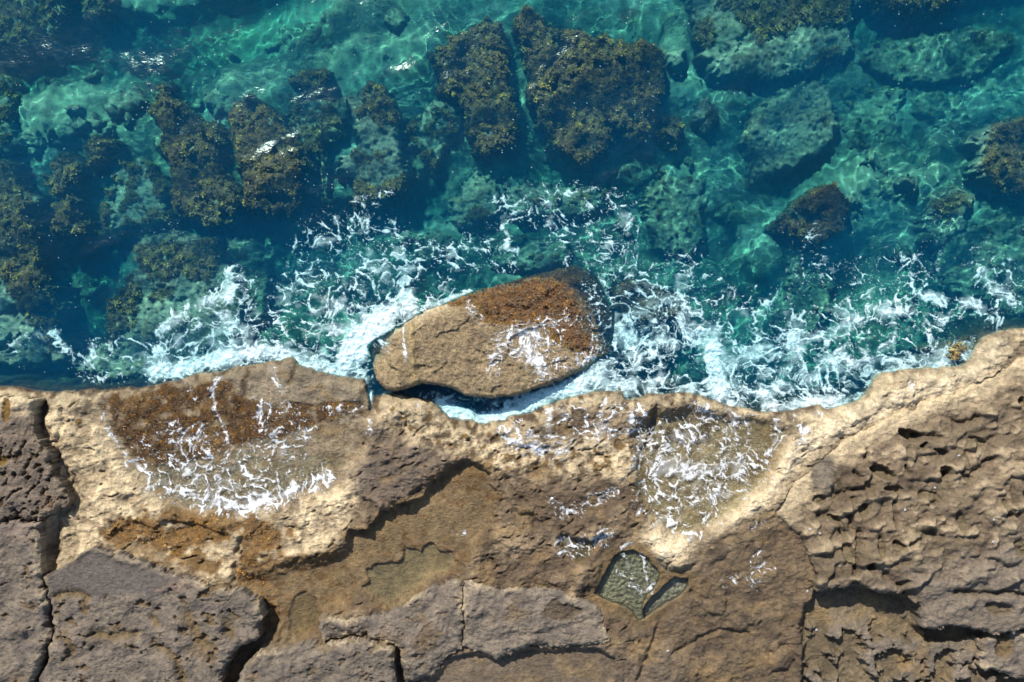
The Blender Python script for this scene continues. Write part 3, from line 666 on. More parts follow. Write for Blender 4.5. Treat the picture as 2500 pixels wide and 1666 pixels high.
# ------------------------------------------------------------------ seaweed
_rk = np.random.default_rng(42)
def fronds(pts, nrm_z, length, width, colr, jit, lean=.6, segs=2):
    """pts (n,3) roots; each frond a curved tapering ribbon with a fork-like wider middle"""
    n = len(pts)
    az = _rk.uniform(0, 6.283, n); ln = length * _rk.uniform(.55, 1.45, n); wd = width * _rk.uniform(.6, 1.4, n)
    up = _rk.uniform(.15, 1.0, n) * (1 - lean) + .12
    dx, dy = np.cos(az), np.sin(az); sx, sy = -dy, dx
    rows = []
    for i in range(segs + 1):
        t = i / segs
        wv = wd * (.55, 1.0, .35)[i] if segs == 2 else wd * (1 - .6 * t)
        r = ln * t * (.9 - .15 * t); h = ln * up * (t - .45 * t * t)
        cx = pts[:, 0] + dx * r + sx * ln * .18 * np.sin(t * 3 + az); cy = pts[:, 1] + dy * r + sy * ln * .18 * np.sin(t * 3 + az)
        cz = pts[:, 2] + h
        rows.append(np.stack([cx - sx * wv / 2, cy - sy * wv / 2, cz], -1)); rows.append(np.stack([cx + sx * wv / 2, cy + sy * wv / 2, cz + wd * .35 * np.sin(az * 3)], -1))
    Vv = np.stack(rows, 1)                                           # n, 2(segs+1), 3
    k = 2 * (segs + 1)
    base = (np.arange(n) * k)[:, None]
    F = np.concatenate([base + np.array([[2 * i, 2 * i + 1, 2 * i + 3, 2 * i + 2]]) for i in range(segs)], 0)
    cc = colr * (1 + jit * _rk.normal(size=(n, 1)))
    cc = np.repeat(np.clip(cc, .004, .6)[:, None, :], k, 1)
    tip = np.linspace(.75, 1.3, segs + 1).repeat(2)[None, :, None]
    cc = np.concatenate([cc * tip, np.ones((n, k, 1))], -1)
    return Vv.reshape(-1, 3), F, cc.reshape(-1, 4)

WEEDC = [np.array(c) for c in ((.17, .108, .036), (.26, .165, .042), (.50, .35, .055), (.11, .075, .04), (.25, .14, .045))]
def weed_colour(u, v, gold=0.0, lump=None):
    a = fbm(u / 16, v / 16, 301, 3) + (0 if lump is None else (lump - .5) * .75); b = fbm(u / 45, v / 45, 305, 3); n = len(u)
    c = np.tile(WEEDC[0], (n, 1)); c = c + (WEEDC[1] - c) * sstep(-.15, .35, a)[:, None]
    c = c + (WEEDC[3] - c) * (sstep(.05, .4, -b) * .8)[:, None]
    c = c + (WEEDC[4] - c) * (sstep(.1, .5, b) * .6)[:, None]
    c = c + (WEEDC[2] - c) * (sstep(.32 - gold, .6 - gold, a))[:, None]
    return c

# ------------------------------------------------------------------ submerged rocks
def make_rock(label, poly, zt, kelp, kpoly=None, tone=1.0, edge=26, group='rocks under the clear sea', nm='submerged_rock', seed=0, step=3.0, gold=0.0, foot=None, tilt=(0, 0)):
    p = np.array(poly, float); a = p.min(0) - 24; b = p.max(0) + 24
    u, v = np.meshgrid(np.arange(a[0], b[0], step), np.arange(a[1], b[1], step)); u = u.astype(np.float32); v = v.astype(np.float32)
    n1 = fbm(u / 42, v / 42, 400 + seed, 4); n2 = fbm(u / 42 + 30, v / 42, 407 + seed, 4); n3 = fbm(u / 13, v / 13, 413, 3); n4 = fbm(u / 13 + 9, v / 13, 417, 3)
    s = sdf(u + n1 * 16 + n3 * 8, v + n2 * 16 + n4 * 8, poly)
    c0 = p.mean(0); zb = float(seabed_z(np.array([c0[0]]), np.array([c0[1]]))[0]) - .35 if foot is None else foot
    f1, f2 = voro(u / 30 + n1 * .9, v / 30 + n2 * .9, 8); g1, g2 = voro(u / 15 + n1, v / 15 + n2, 9)
    lump = np.clip(1 - f1 * 1.3, 0, 1) * .7 + np.clip(1 - g1 * 1.3, 0, 1) * .45
    prof = 1 - (1 - np.clip((s + 8) / edge, 0, 1)) ** 2.6
    big = fbm(u / 85, v / 85, 421 + seed, 4)
    hole = sstep(.20, .48, fbm(u / 46 + 3, v / 46, 451 + seed, 4)) * (1.0 if kelp > .6 else .15)
    top = zt - .6 * hole + (.16 * big + .07 * n3 + .10 * n1 + .07 * lump) * min(1, 1.2) + tilt[0] * (u - c0[0]) + tilt[1] * (v - c0[1])
    if kpoly is None: km = sstep(.12, -.12, (1 - kelp) * 1.1 - .55 + fbm(u / 34, v / 34, 431 + seed, 4) * .95 + .3 * (.45 - lump))
    else:
        km = np.zeros_like(u)
        for q in kpoly: km = np.maximum(km, sstep(-8, 10, sdf(u + n1 * 18 + n3 * 7, v + n2 * 18 + n4 * 7, q)))
        km = km * sstep(-.7, -.2, n3 + n1)
    km = km * (1 - .85 * hole)
    top = top + km * (.20 * lump + .02)
    top = np.minimum(top, -.08) if zt < -.12 else top
    z = zb + (top - zb) * prof
    z = np.where(s < -8, zb, z)
    cc = np.zeros(u.shape + (3,), np.float32) + np.asarray((.46, .45, .34), np.float32) * tone
    cc = lc(cc, np.array((.30, .28, .17)) * tone, sstep(-.05, .5, big + .4 * n3) * .65); cc = lc(cc, np.array((.68, .64, .46)) * tone, sstep(.15, .6, n2 - .3 * big) * .6)
    cc = lc(cc, (.14, .085, .035), sstep(.25, .5, fbm(u / 22, v / 22, 441 + seed, 3)) * .55)
    cc = lc(cc, (.15, .10, .045), km * .8)
    cells = (s > -9)[:-1, :-1]
    X, Y = w_of(u.astype(np.float64), v.astype(np.float64), zt)
    P, f, c_ = grid_arrays(X, Y, z, cells, np.concatenate([cc, np.full(u.shape + (1,), .2, np.float32)], -1), skirt=zb - .4)
    org = (float(P[:, 0].mean()), float(P[:, 1].mean()), zb)
    weedy = ((km > .4) & (s > -3)).sum() > 20
    if weedy:
        o = empty(nm, org); mesh_obj('stone', P, f, M_reef, c_, parent=o, origin=org, receiver=True)
    else: o = mesh_obj(nm, P, f, M_reef, c_, origin=org, receiver=True)
    tag(o, label, 'rock', group)
    # weed: tufts of fronds rooted where the weed grows
    m = (km > .4) & (s > -3)
    if m.sum() > 20:
        area = m.sum() * step * step / 1e4; n = int(area * 2000) + 10
        jj, ii = np.nonzero(m); pick = _rk.integers(0, len(jj), n)
        pu = u[jj[pick], ii[pick]] + _rk.uniform(-1.5, 1.5, n); pv = v[jj[pick], ii[pick]] + _rk.uniform(-1.5, 1.5, n)
        pz = z[jj[pick], ii[pick]] - .01
        x, y = w_of(pu.astype(np.float64), pv.astype(np.float64), zt)
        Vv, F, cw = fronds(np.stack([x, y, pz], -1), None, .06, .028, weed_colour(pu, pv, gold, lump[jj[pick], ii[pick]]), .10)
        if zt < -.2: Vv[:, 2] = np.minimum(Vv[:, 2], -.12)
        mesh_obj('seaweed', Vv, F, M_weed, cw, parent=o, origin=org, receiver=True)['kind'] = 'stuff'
    return o

ROCKS = [
 ('largest weed-covered rock, dark fan-shaped reef right of the narrow cleft, top centre', [(1262, 77), (1258, 40), (1284, 12), (1309, 34), (1355, 57), (1412, 72), (1470, 80), (1527, 98), (1585, 102), (1617, 126), (1621, 191), (1606, 268), (1587, 318), (1550, 352), (1528, 312), (1508, 330), (1477, 375), (1447, 402), (1397, 390), (1355, 373), (1340, 325), (1314, 299), (1296, 253), (1288, 207), (1284, 134)], -.42, .93, None, 1.0, .06),
 ('weed-covered reef left of the narrow cleft, with a pale golden upper left corner', [(1190, 40), (1221, 58), (1224, 84), (1230, 115), (1240, 172), (1250, 222), (1258, 268), (1266, 337), (1256, 362), (1202, 373), (1172, 386), (1150, 356), (1142, 299), (1122, 250), (1068, 218), (1075, 190), (1052, 145), (1043, 128), (1106, 86), (1144, 62)], -.48, .78, None, 1.0, .06),
 ('pale green rock with a few weed tufts, directly left of the cleft reef foot', [(1091, 237), (1130, 250), (1127, 298), (1100, 330), (1079, 420), (1053, 420), (1018, 367), (991, 318), (1045, 240)], -.95, .38, None, 1.0, 0),
 ('tall pale rock with weed on its top and foot, above the left foam net', [(899, 199), (949, 203), (957, 237), (974, 283), (968, 321), (991, 383), (997, 432), (972, 471), (915, 498), (873, 511), (857, 494), (857, 429), (819, 417), (819, 379), (860, 360), (869, 337), (857, 298), (842, 249), (857, 226)], -.6, .5, [[(890, 200), (955, 205), (975, 300), (930, 310), (880, 280)], [(855, 440), (870, 512), (990, 470), (990, 430), (930, 450)], [(860, 375), (950, 370), (940, 400), (870, 400)]], 1.05, 0),
 ('square weed-topped rock with sun glints, second reef left of the tall pale rock', [(601, 214), (628, 245), (658, 262), (716, 330), (746, 367), (742, 459), (740, 505), (700, 522), (651, 515), (593, 503), (597, 459), (590, 417), (570, 387), (564, 344), (551, 291), (565, 262)], -.38, .82, None, 1.0, 0),
 ('small weed clump with a forked top, standing above the square weed rock', [(708, 188), (746, 166), (808, 166), (798, 203), (765, 232), (735, 220)], -.7, .9, None, 1.0, 0),
 ('broken pale rock with weed flecks, between the square weed rock and tall pale rock', [(700, 262), (735, 240), (780, 235), (842, 249), (840, 333), (790, 345), (800, 440), (806, 495), (786, 500), (775, 420), (740, 350), (700, 300)], -.9, .45, None, 1.0, 0),
 ('long weed-covered reef running down from the turquoise sand, left of centre', [(409, 200), (419, 230), (452, 262), (490, 290), (543, 316), (545, 344), (528, 402), (566, 452), (591, 497), (576, 545), (517, 553), (475, 538), (425, 509), (417, 459), (411, 402), (384, 363), (396, 318), (384, 283), (362, 268), (378, 243)], -.5, .85, None, 1.0, .04),
 ('small golden-edged weed knob on its own in the left turquoise water', [(203, 356), (237, 335), (279, 331), (285, 363), (255, 385), (226, 415), (212, 385)], -.6, .97, None, 1.0, .1),
 ('pair of joined weed heads left of the pale cracked rock, near the left edge', [(142, 373), (176, 378), (201, 413), (193, 446), (168, 470), (201, 536), (220, 566), (203, 588), (126, 572), (128, 497), (114, 432)], -.55, .75, None, 1.0, .05),
 ('pale cracked rock with white ridges, between the weed heads and the long reef', [(291, 402), (329, 375), (367, 404), (410, 450), (416, 520), (425, 553), (344, 553), (283, 576), (249, 580), (243, 509), (255, 452)], -.75, .36, None, 1.15, 0),
 ('brown weed column along the left picture edge with a pale green foot', [(-60, 380), (0, 384), (42, 390), (48, 429), (90, 494), (78, 536), (107, 615), (115, 684), (138, 749), (147, 799), (140, 825), (176, 883), (115, 898), (0, 888), (-60, 880)], -.5, .8, [[(-60, 380), (45, 390), (90, 494), (107, 615), (125, 690), (147, 800), (90, 800), (60, 760), (20, 700), (-10, 640), (-60, 660)], [(120, 800), (150, 840), (120, 860)]], 1.0, .04),
 ('brown capped rock above the left shore foam, weed shaped like an arch', [(344, 572), (421, 562), (528, 576), (545, 640), (574, 668), (600, 760), (590, 850), (500, 900), (383, 927), (268, 931), (195, 908), (197, 862), (258, 827), (266, 760), (297, 699), (330, 653), (319, 596)], -.62, .5, [[(321, 598), (400, 590), (528, 585), (535, 650), (510, 690), (450, 670), (410, 690), (360, 680), (330, 640)], [(330, 680), (350, 700), (345, 740), (320, 800), (270, 835), (262, 790), (290, 720)], [(375, 700), (430, 705), (400, 740), (375, 735)]], 1.0, .05),
 ('smooth pale slab beneath deep teal water, right of the brown capped rock', [(548, 575), (612, 584), (632, 615), (655, 691), (650, 790), (620, 800), (606, 720), (580, 650), (548, 630)], -1.35, .03, None, .9, 0),
 ('small pale rock with a brown fringe at its foot, left of the thin dark crack', [(1150, 430), (1167, 415), (1215, 440), (1222, 522), (1180, 540), (1121, 557), (1091, 534), (1105, 480)], -1.05, .12, [[(1135, 515), (1190, 512), (1200, 540), (1130, 545)]], 1.0, 0),
 ('wide pale green slab right of the thin dark crack, edged with foam', [(1231, 442), (1300, 446), (1374, 448), (1481, 455), (1495, 475), (1489, 511), (1412, 534), (1330, 530), (1259, 538), (1232, 519)], -.95, .08, None, 1.0, 0),
 ('small round weed tuft just right of the largest weed-covered rock', [(1631, 281), (1665, 289), (1679, 325), (1640, 362), (1617, 341)], -.6, .97, None, 1.0, .06),
 ('pale knob with an orange weed streak, between the weed tuft and the pale slab', [(1700, 249), (1730, 228), (1763, 276), (1728, 320), (1698, 290)], -.75, .3, [[(1735, 250), (1762, 275), (1735, 310), (1722, 290)]], 1.1, .1),
 ('large pale net-patterned slab with one brown spot, upper right water', [(2006, 193), (2035, 207), (2040, 249), (2050, 306), (2044, 350), (2002, 373), (1956, 408), (1906, 423), (1868, 442), (1826, 450), (1840, 400), (1814, 337), (1814, 287), (1868, 243), (1918, 216), (1964, 197)], -.85, .05, [[(1998, 280), (2020, 288), (2025, 308), (2008, 312)]], 1.0, 0),
 ('dark weedy reef at the top edge, right of the turquoise gap', [(1677, -60), (1680, 20), (1696, 84), (1724, 172), (1761, 193), (1837, 182), (1906, 197), (1983, 182), (2012, 155), (2069, 149), (2088, 96), (2084, -60)], -.8, .42, [[(1740, -60), (2075, -60), (2075, 40), (2010, 70), (1960, 60), (1900, 75), (1860, 110), (1820, 60), (1760, 30)], [(1700, 60), (1740, 50), (1740, 110), (1710, 130)], [(1990, 120), (2050, 120), (2040, 150), (1990, 150)]], .9, .04),
 ('long dim slab slanting through the upper right water', [(2113, 145), (2144, 109), (2251, 86), (2327, 71), (2390, 72), (2475, 96), (2456, 128), (2396, 176), (2381, 193), (2251, 209), (2174, 197), (2113, 168)], -1.5, .02, None, 1.0, 0),
 ('faint square teal block below the long dim slab', [(2052, 210), (2098, 200), (2209, 211), (2203, 276), (2197, 383), (2128, 402), (2075, 377), (2052, 306)], -1.95, .0, None, 1.0, 0),
 ('faint rounded teal block left of the right edge weed rock', [(2238, 230), (2354, 237), (2383, 299), (2350, 339), (2297, 343), (2240, 280)], -1.8, .0, None, 1.05, 0),
 ('weed rock with a pale left corner at the right picture edge', [(2480, 285), (2415, 304), (2352, 352), (2388, 369), (2383, 431), (2419, 454), (2469, 473), (2520, 465), (2580, 440), (2580, 285)], -.5, .78, [[(2480, 285), (2420, 310), (2405, 360), (2395, 420), (2430, 455), (2470, 473), (2580, 460), (2580, 285)]], 1.15, 0),
 ('lone brown weed boulder with fine glints in the right water', [(2010, 446), (2056, 457), (2081, 505), (2062, 557), (2021, 584), (2000, 607), (1945, 576), (1928, 568), (1893, 557), (1893, 536), (1945, 507), (1960, 480)], -.30, .93, None, 1.0, 0),
 ('pale rock with a dark weed hollow on top, below the right edge weed rock', [(2323, 453), (2387, 469), (2367, 509), (2371, 551), (2320, 592), (2258, 599), (2245, 536), (2272, 476)], -.85, .35, [[(2275, 490), (2370, 478), (2360, 500), (2330, 520), (2310, 545), (2285, 525)]], 1.1, 0),
 ('small dim stone midway between lone weed boulder and right edge weed rock', [(2130, 430), (2165, 405), (2190, 440), (2218, 470), (2190, 495), (2145, 475)], -1.5, .0, None, 1.1, 0),
 ('blurred pale shoal below the lone weed boulder', [(1900, 590), (1990, 612), (2050, 690), (2010, 800), (1930, 840), (1880, 780), (1930, 700), (1905, 640)], -1.45, .02, None, 1.0, 0),
 ('wide pale shoal near the right edge above the shore foam', [(2330, 560), (2440, 530), (2600, 520), (2600, 760), (2480, 780), (2380, 740), (2300, 700), (2280, 620)], -1.35, .04, None, 1.0, 0),
 ('soft green rock right of the wide pale slab, under scattered foam', [(1619, 411), (1650, 440), (1719, 438), (1724, 536), (1719, 591), (1677, 630), (1600, 614), (1567, 536), (1578, 460)], -1.3, .04, None, .95, 0),
 ('oval dim rock below the largest weed-covered rock, right side', [(1510, 440), (1540, 405), (1600, 388), (1625, 400), (1600, 440), (1545, 462)], -1.6, .0, None, 1.0, 0),
 ('weedy shallow in the top left corner with yellow tips', [(-60, -60), (160, -60), (165, 30), (140, 60), (130, 90), (60, 112), (0, 116), (-60, 120)], -.75, .62, None, 1.0, .08),
 ('small weed patch at the top edge just right of the corner shallow', [(185, -40), (270, -40), (265, 30), (235, 52), (200, 40)], -.9, .7, None, .9, .03),
 ('thin weed fringe showing at the top edge on the right', [(2135, -40), (2350, -40), (2365, 0), (2290, 22), (2200, 28), (2150, 12)], -.6, .8, None, 1.0, .04),
 ('submerged pale slab north of the big boulder under foam threads', [(1190, 596), (1280, 572), (1390, 585), (1405, 640), (1300, 665), (1200, 650)], -1.2, .02, None, .9, 0),
 ('dim green slab above the left foam net', [(1005, 575), (1060, 555), (1095, 575), (1080, 640), (1020, 650)], -1.5, .02, None, .9, 0),
 ('sunken weedy rock in the foam right of the big boulder', [(1500, 700), (1565, 680), (1634, 705), (1682, 732), (1650, 776), (1560, 800), (1510, 790)], -.28, .85, None, .9, 0),
 ('brown weedy rock awash beside the right shore point', [(2255, 858), (2300, 828), (2380, 815), (2410, 830), (2390, 872), (2340, 890), (2280, 892)], -.08, .5, None, .9, .06),
 ('weedy rib at the left edge above the brown weed column', [(-60, 180), (20, 190), (45, 230), (30, 300), (50, 360), (10, 375), (-60, 370)], -1.0, .4, None, 1.0, 0),
]
for i, r in enumerate(ROCKS):
    lb, poly, zt, kelp, kp, tone, gold = r
    if zt < -.9: zt = -.9 + (zt + .9) * .45
    make_rock(lb, poly, zt, kelp, kp, tone=tone, gold=gold, seed=i * 3)
# loose pale stones on the seabed between the reefs
_rs = np.random.default_rng(77)
for i in range(64):
    zone = (40, 400, 150, 370) if i >= 46 else ((60, 400, 150, 330), (440, 560, 230, 300), (640, 1030, 30, 200), (1640, 1700, 120, 420), (2060, 2400, 380, 520), (1500, 1900, 460, 700), (2050, 2300, 600, 780), (700, 1150, 520, 620), (130, 260, 600, 860), (2200, 2460, 30, 80))[i % 10]
    cx, cy = _rs.uniform(zone[0], zone[1]), _rs.uniform(zone[2], zone[3]); r = _rs.uniform(14, 34)
    poly = [(cx + r * _rs.uniform(.7, 1.2) * math.cos(a), cy + r * _rs.uniform(.6, 1.05) * math.sin(a)) for a in np.linspace(0, 6.28, 9)[:-1]]
    zb = float(seabed_z(np.array([cx]), np.array([cy]))[0])
    make_rock('small pale stone lying deep on the teal seabed between the reefs', poly, zb + _rs.uniform(.15, .4), .0, tone=_rs.uniform(.9, 1.3), nm='seabed_stone', group='pale stones on the seabed', seed=i, step=4.0, edge=20)

# ------------------------------------------------------------------ the big boulder in the surf
BOULD = [(896, 846), (915, 828), (965, 802), (999, 781), (1037, 760), (1087, 741), (1156, 712), (1221, 693), (1298, 672), (1355, 657), (1412, 645), (1455, 668), (1478, 714), (1502, 768),
         (1499, 825), (1483, 866), (1431, 902), (1374, 925), (1336, 940), (1298, 952), (1252, 967), (1202, 972), (1137, 965), (1098, 946), (1068, 938), (1030, 934), (999, 945), (968, 954), (942, 951), (919, 926), (908, 890)]
ub, vb = [a.astype(np.float32) for a in np.meshgrid(np.arange(870, 1545, 2.0), np.arange(615, 1000, 2.0))]
b1 = fbm(ub / 70, vb / 70, 501, 4); b2 = fbm(ub / 16, vb / 16, 506, 4); b3 = fbm((ub * .9 + vb * .3) / 30, (vb * .9 - ub * .3) / 7, 511, 3); b4 = fbm(ub / 5, vb / 5, 515, 2)
sb = sdf(ub + b1 * 5 + b2 * 2, vb + b2 * 3, BOULD)
dd = (ub - 1000) * .8 + (900 - vb) * .6
zb_ = .66 - .00128 * dd  + .06 * b1 + .034 * b2 + .010 * b3 + .022 * b4
crease = 1004 + (vb - 790) * .10
lf = np.clip(crease - ub, 0, 200)
zb_ = zb_ - .0060 * lf * (.6 + .8 * sstep(930, 830, vb)) + .09 * np.exp(-((ub - crease) / 9) ** 2) - .10 * np.exp(-((ub - crease + 24) / 14) ** 2)
zb_ = zb_ + .06 * np.exp(-((ub - (crease - 48 - (vb - 830) * .25)) / 8) ** 2) * sstep(930, 880, vb)
south = sstep(-.3, .8, ((vb - 830) / 130 - (ub - 1200) / 2200))
rw = lerp(48, 10, south)
zb_ = zb_ - (1 - edge_profile(sb, rw)) * lerp(.32, .16, south) - .30 * sstep(1370, 1490, ub + .3 * (760 - vb)) * sstep(-.2, .6, (830 - vb) / 200 + .2)
for pts, wd, dp in (([(1040, 775), (1072, 830), (1068, 880), (1090, 935)], 4, .025), ([(1120, 735), (1150, 800), (1200, 850)], 5, .03), ([(1050, 900), (1120, 880), (1210, 890)], 6, .035), ([(920, 860), (950, 900), (1000, 915)], 6, .05), ([(1210, 900), (1290, 915), (1360, 905)], 5, .03)):
    d = seg_dist(ub + b1 * 14 + b2 * 5, vb + b2 * 8, pts); zb_ = zb_ - dp * np.exp(-(d / wd) ** 2)
zb_ = zb_ + .05 * sstep(-.05, .05, fbm(ub / 95, vb / 60, 520, 2)) * sstep(0, 40, sb)
kx = np.hypot((ub - 1222) / 22, (vb - 955) / 14); zb_ = zb_ - .05 * sstep(1.15, .85, kx)
BALG = [(1078, 740), (1120, 752), (1160, 748), (1182, 790), (1240, 798), (1290, 808), (1330, 790), (1352, 838), (1420, 868), (1490, 872), (1520, 770), (1480, 690), (1425, 630), (1300, 655), (1180, 690)]
sa = sdf(ub + b1 * 12 + b2 * 6, vb + b1 * 10 - b2 * 6, BALG); balg = sstep(-4, 8, sa)
Cb = np.zeros(ub.shape + (3,), np.float32) + np.asarray((.25, .185, .105), np.float32)
Cb = lc(Cb, (.40, .31, .18), sstep(-.1, .5, .5 * b3 + .8 * b2) * .6); Cb = lc(Cb, (.17, .12, .075), sstep(.05, .6, b1 + .6 * b2) * .65)
Cb = lc(Cb, (.52, .42, .27), sstep(26, 4, sb) * (1 - south) * .7)
Cb = lc(Cb, (.13, .075, .03), sstep(.8, .2, np.hypot((ub - 925) / 40, (vb - 845) / 45)) * .7)
Cb = lc(Cb, (.36, .26, .12), np.exp(-((ub - crease) / 10) ** 2) * .8)
Cb = lc(Cb, (.12, .070, .034), balg * .9); zb_ = zb_ + balg * .035 * (b2 + .4)
Xb, Yb = w_of(ub.astype(np.float64), vb.astype(np.float64), .15)
P_, f_, c_ = grid_arrays(Xb, Yb, zb_, (sb > 0)[:-1, :-1], np.concatenate([Cb, np.full(ub.shape + (1,), .85, np.float32)], -1), skirt=-2.8)
borg = (float(P_[:, 0].mean()), float(P_[:, 1].mean()), -2.6)
boulder = empty('boulder', borg); mesh_obj('stone', P_, f_, M_boulder, c_, parent=boulder, origin=borg, receiver=True)
tag(boulder, 'big wet tan boulder in the surf with brown weed on its upper right end', 'boulder')
m = (balg > .5) & (sb > 2); jj, ii = np.nonzero(m); n = 9000
pick = _rk.integers(0, len(jj), n); pu = ub[jj[pick], ii[pick]] + _rk.uniform(-1, 1, n); pv = vb[jj[pick], ii[pick]] + _rk.uniform(-1, 1, n)
x, y = w_of(pu.astype(np.float64), pv.astype(np.float64), .15)
g_ = sstep(22, 4, sa[jj[pick], ii[pick]])[:, None]
wc = weed_colour(pu, pv) * np.array([.62, .44, .36]); wc = wc + (np.array([.32, .18, .02]) - wc) * g_ * .55
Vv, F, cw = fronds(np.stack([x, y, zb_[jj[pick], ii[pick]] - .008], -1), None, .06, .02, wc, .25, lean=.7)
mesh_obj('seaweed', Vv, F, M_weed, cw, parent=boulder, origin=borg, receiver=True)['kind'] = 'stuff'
# short weed turf on the ramp and in the beds of the platform
gold_beds = np.zeros_like(U)
for pts, r in (([(290, 1300), (350, 1290), (420, 1325), (520, 1290)], 34), ([(610, 1290), (650, 1310), (620, 1345)], 34), ([(590, 1400), (640, 1440), (670, 1470)], 20)):
    d = bline(WU, WV, pts, 120); gold_beds = np.maximum(gold_beds, sstep(r + 14, r - 16, d + 26 * fbm(U / 26, V / 26, 91, 4)))
for msk, n, ln, cm in ((ramp_algae > .6, 12000, .05, np.array([.60, .42, .22])), (gold_beds > .6, 4000, .04, np.array([1.2, .85, .5]))):
    m = msk & (lab == 0) & (sdc > 6); m[-1] = False
    jj, ii = np.nonzero(m); pick = _rk.integers(0, len(jj), n)
    pu = U[jj[pick], ii[pick]] + _rk.uniform(-1, 1, n); pv = V[jj[pick], ii[pick]] + _rk.uniform(-1, 1, n)
    x, y = w_of(pu.astype(np.float64), pv.astype(np.float64), ZREF)
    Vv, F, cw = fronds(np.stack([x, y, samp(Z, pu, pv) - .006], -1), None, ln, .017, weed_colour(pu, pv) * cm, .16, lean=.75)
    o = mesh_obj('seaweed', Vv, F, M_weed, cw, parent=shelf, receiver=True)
    o['kind'] = 'stuff'

# ------------------------------------------------------------------ the sea: surface and body of water
WUa = axis(-80, 2580, 4.0, -2800, 5200); WVa = axis(-80, 1060, 4.0, -3000, 1300)
a, b = [q.astype(np.float64) for q in np.meshgrid(WUa, WVa)]
X, Y = w_of(a, b, 0)
sea_in = sdf((a + 0).astype(np.float32), b.astype(np.float32), COAST)
Zw = wave_z(X, Y)
cells = (sea_in < 60)[:-1, :-1]
P_, f_, _ = grid_arrays(X, Y, Zw, cells)
sea = mesh_obj('sea', P_, f_, M_water)
sea.cycles.is_caustics_caster = True
tag(sea, 'clear turquoise sea surface with small waves and sun glints', None, kind='structure')
def clip_far(p): return p
ring = [(x, y) for x, y in COAST if -3000 < x < 5500]
ring = [(-2800, 960)] + [(x, y + (10 if y > 0 else 0)) for x, y in ring] + [(5200, 795)]
poly = [(-2800, -3000)] + [(5200, -3000)] + ring[::-1]
pts = [w_of(x, y, 0) for x, y in poly]
import bmesh
bm = bmesh.new()
tp = [bm.verts.new((x, y, .16)) for x, y in pts]; bt = [bm.verts.new((x, y, -7.5)) for x, y in pts]
bm.faces.new(tp); bm.faces.new(bt[::-1])
for i in range(len(pts)):
    j = (i + 1) % len(pts); bm.faces.new((tp[i], bt[i], bt[j], tp[j]))
bmesh.ops.triangulate(bm, faces=bm.faces[:]); bmesh.ops.recalc_face_normals(bm, faces=bm.faces[:])
me = bpy.data.meshes.new('sea_water'); bm.to_mesh(me); bm.free(); me.materials.append(M_body)
body = bpy.data.objects.new('sea_water', me); col.objects.link(body)
tag(body, 'green tinted body of sea water below the surface', None, kind='structure')

# ------------------------------------------------------------------ tide pools
def pool(poly, level, label, step=3.0, rip=.0025, lam=.16, seed=0, grow=6, film=True):
    p = np.array(poly, float); a = p.min(0) - 30; b = p.max(0) + 30
    u, v = [q.astype(np.float32) for q in np.meshgrid(np.arange(a[0], b[0], step), np.arange(a[1], b[1], step))]
    s = sdf(u, v, poly)
    X, Y = w_of(u.astype(np.float64), v.astype(np.float64), ZREF)
    z = level + rip * (gnoise(X / lam, Y / lam, 600 + seed) + .6 * gnoise(X / lam * 2.1, Y / lam * 2.1, 601 + seed))
    cells = (s > -grow)[:-1, :-1] & (samp(Zall, u, v) < level + .03)[:-1, :-1]
    if not cells.any(): return
    P, f, _ = grid_arrays(X, Y, z, cells)
    o = mesh_obj('tide_pool_water', P, f, M_film if film else M_pool, origin=(float(P[:, 0].mean()), float(P[:, 1].mean()), level))
    if not film: o.cycles.is_caustics_caster = True
    tag(o, label, None, kind='structure')
pool(RAMP[8:14] + [(330, 1130), (430, 1100), (560, 1080), (700, 1060), (840, 1050)], .205, 'shallow foamy wash pooled at the foot of the brown weed ramp', lam=.10, rip=.004, seed=1)
pool(BASIN_R, .16, 'foam-laced basin behind the right shore lip', lam=.16, rip=.008, seed=2)
pool(TAN_DEEP, .135, 'still greenish pool in the tan basin', lam=.22, rip=.003, seed=3)
pool(KID_L, .335, 'larger kidney pool with a bright light net', step=2.0, lam=.09, rip=.0035, seed=4, grow=3, film=False)
pool(KID_R, .325, 'smaller kidney pool, a narrow clear wedge', step=2.0, lam=.09, rip=.0035, seed=5, grow=3, film=False)
pool(CUP, .33, 'small cup-shaped pool capped with foam', lam=.12, rip=.001, seed=6)
pool(OVAL, .135, 'oval brown pool at the left end of the tan basin', lam=.2, rip=.001, seed=7)

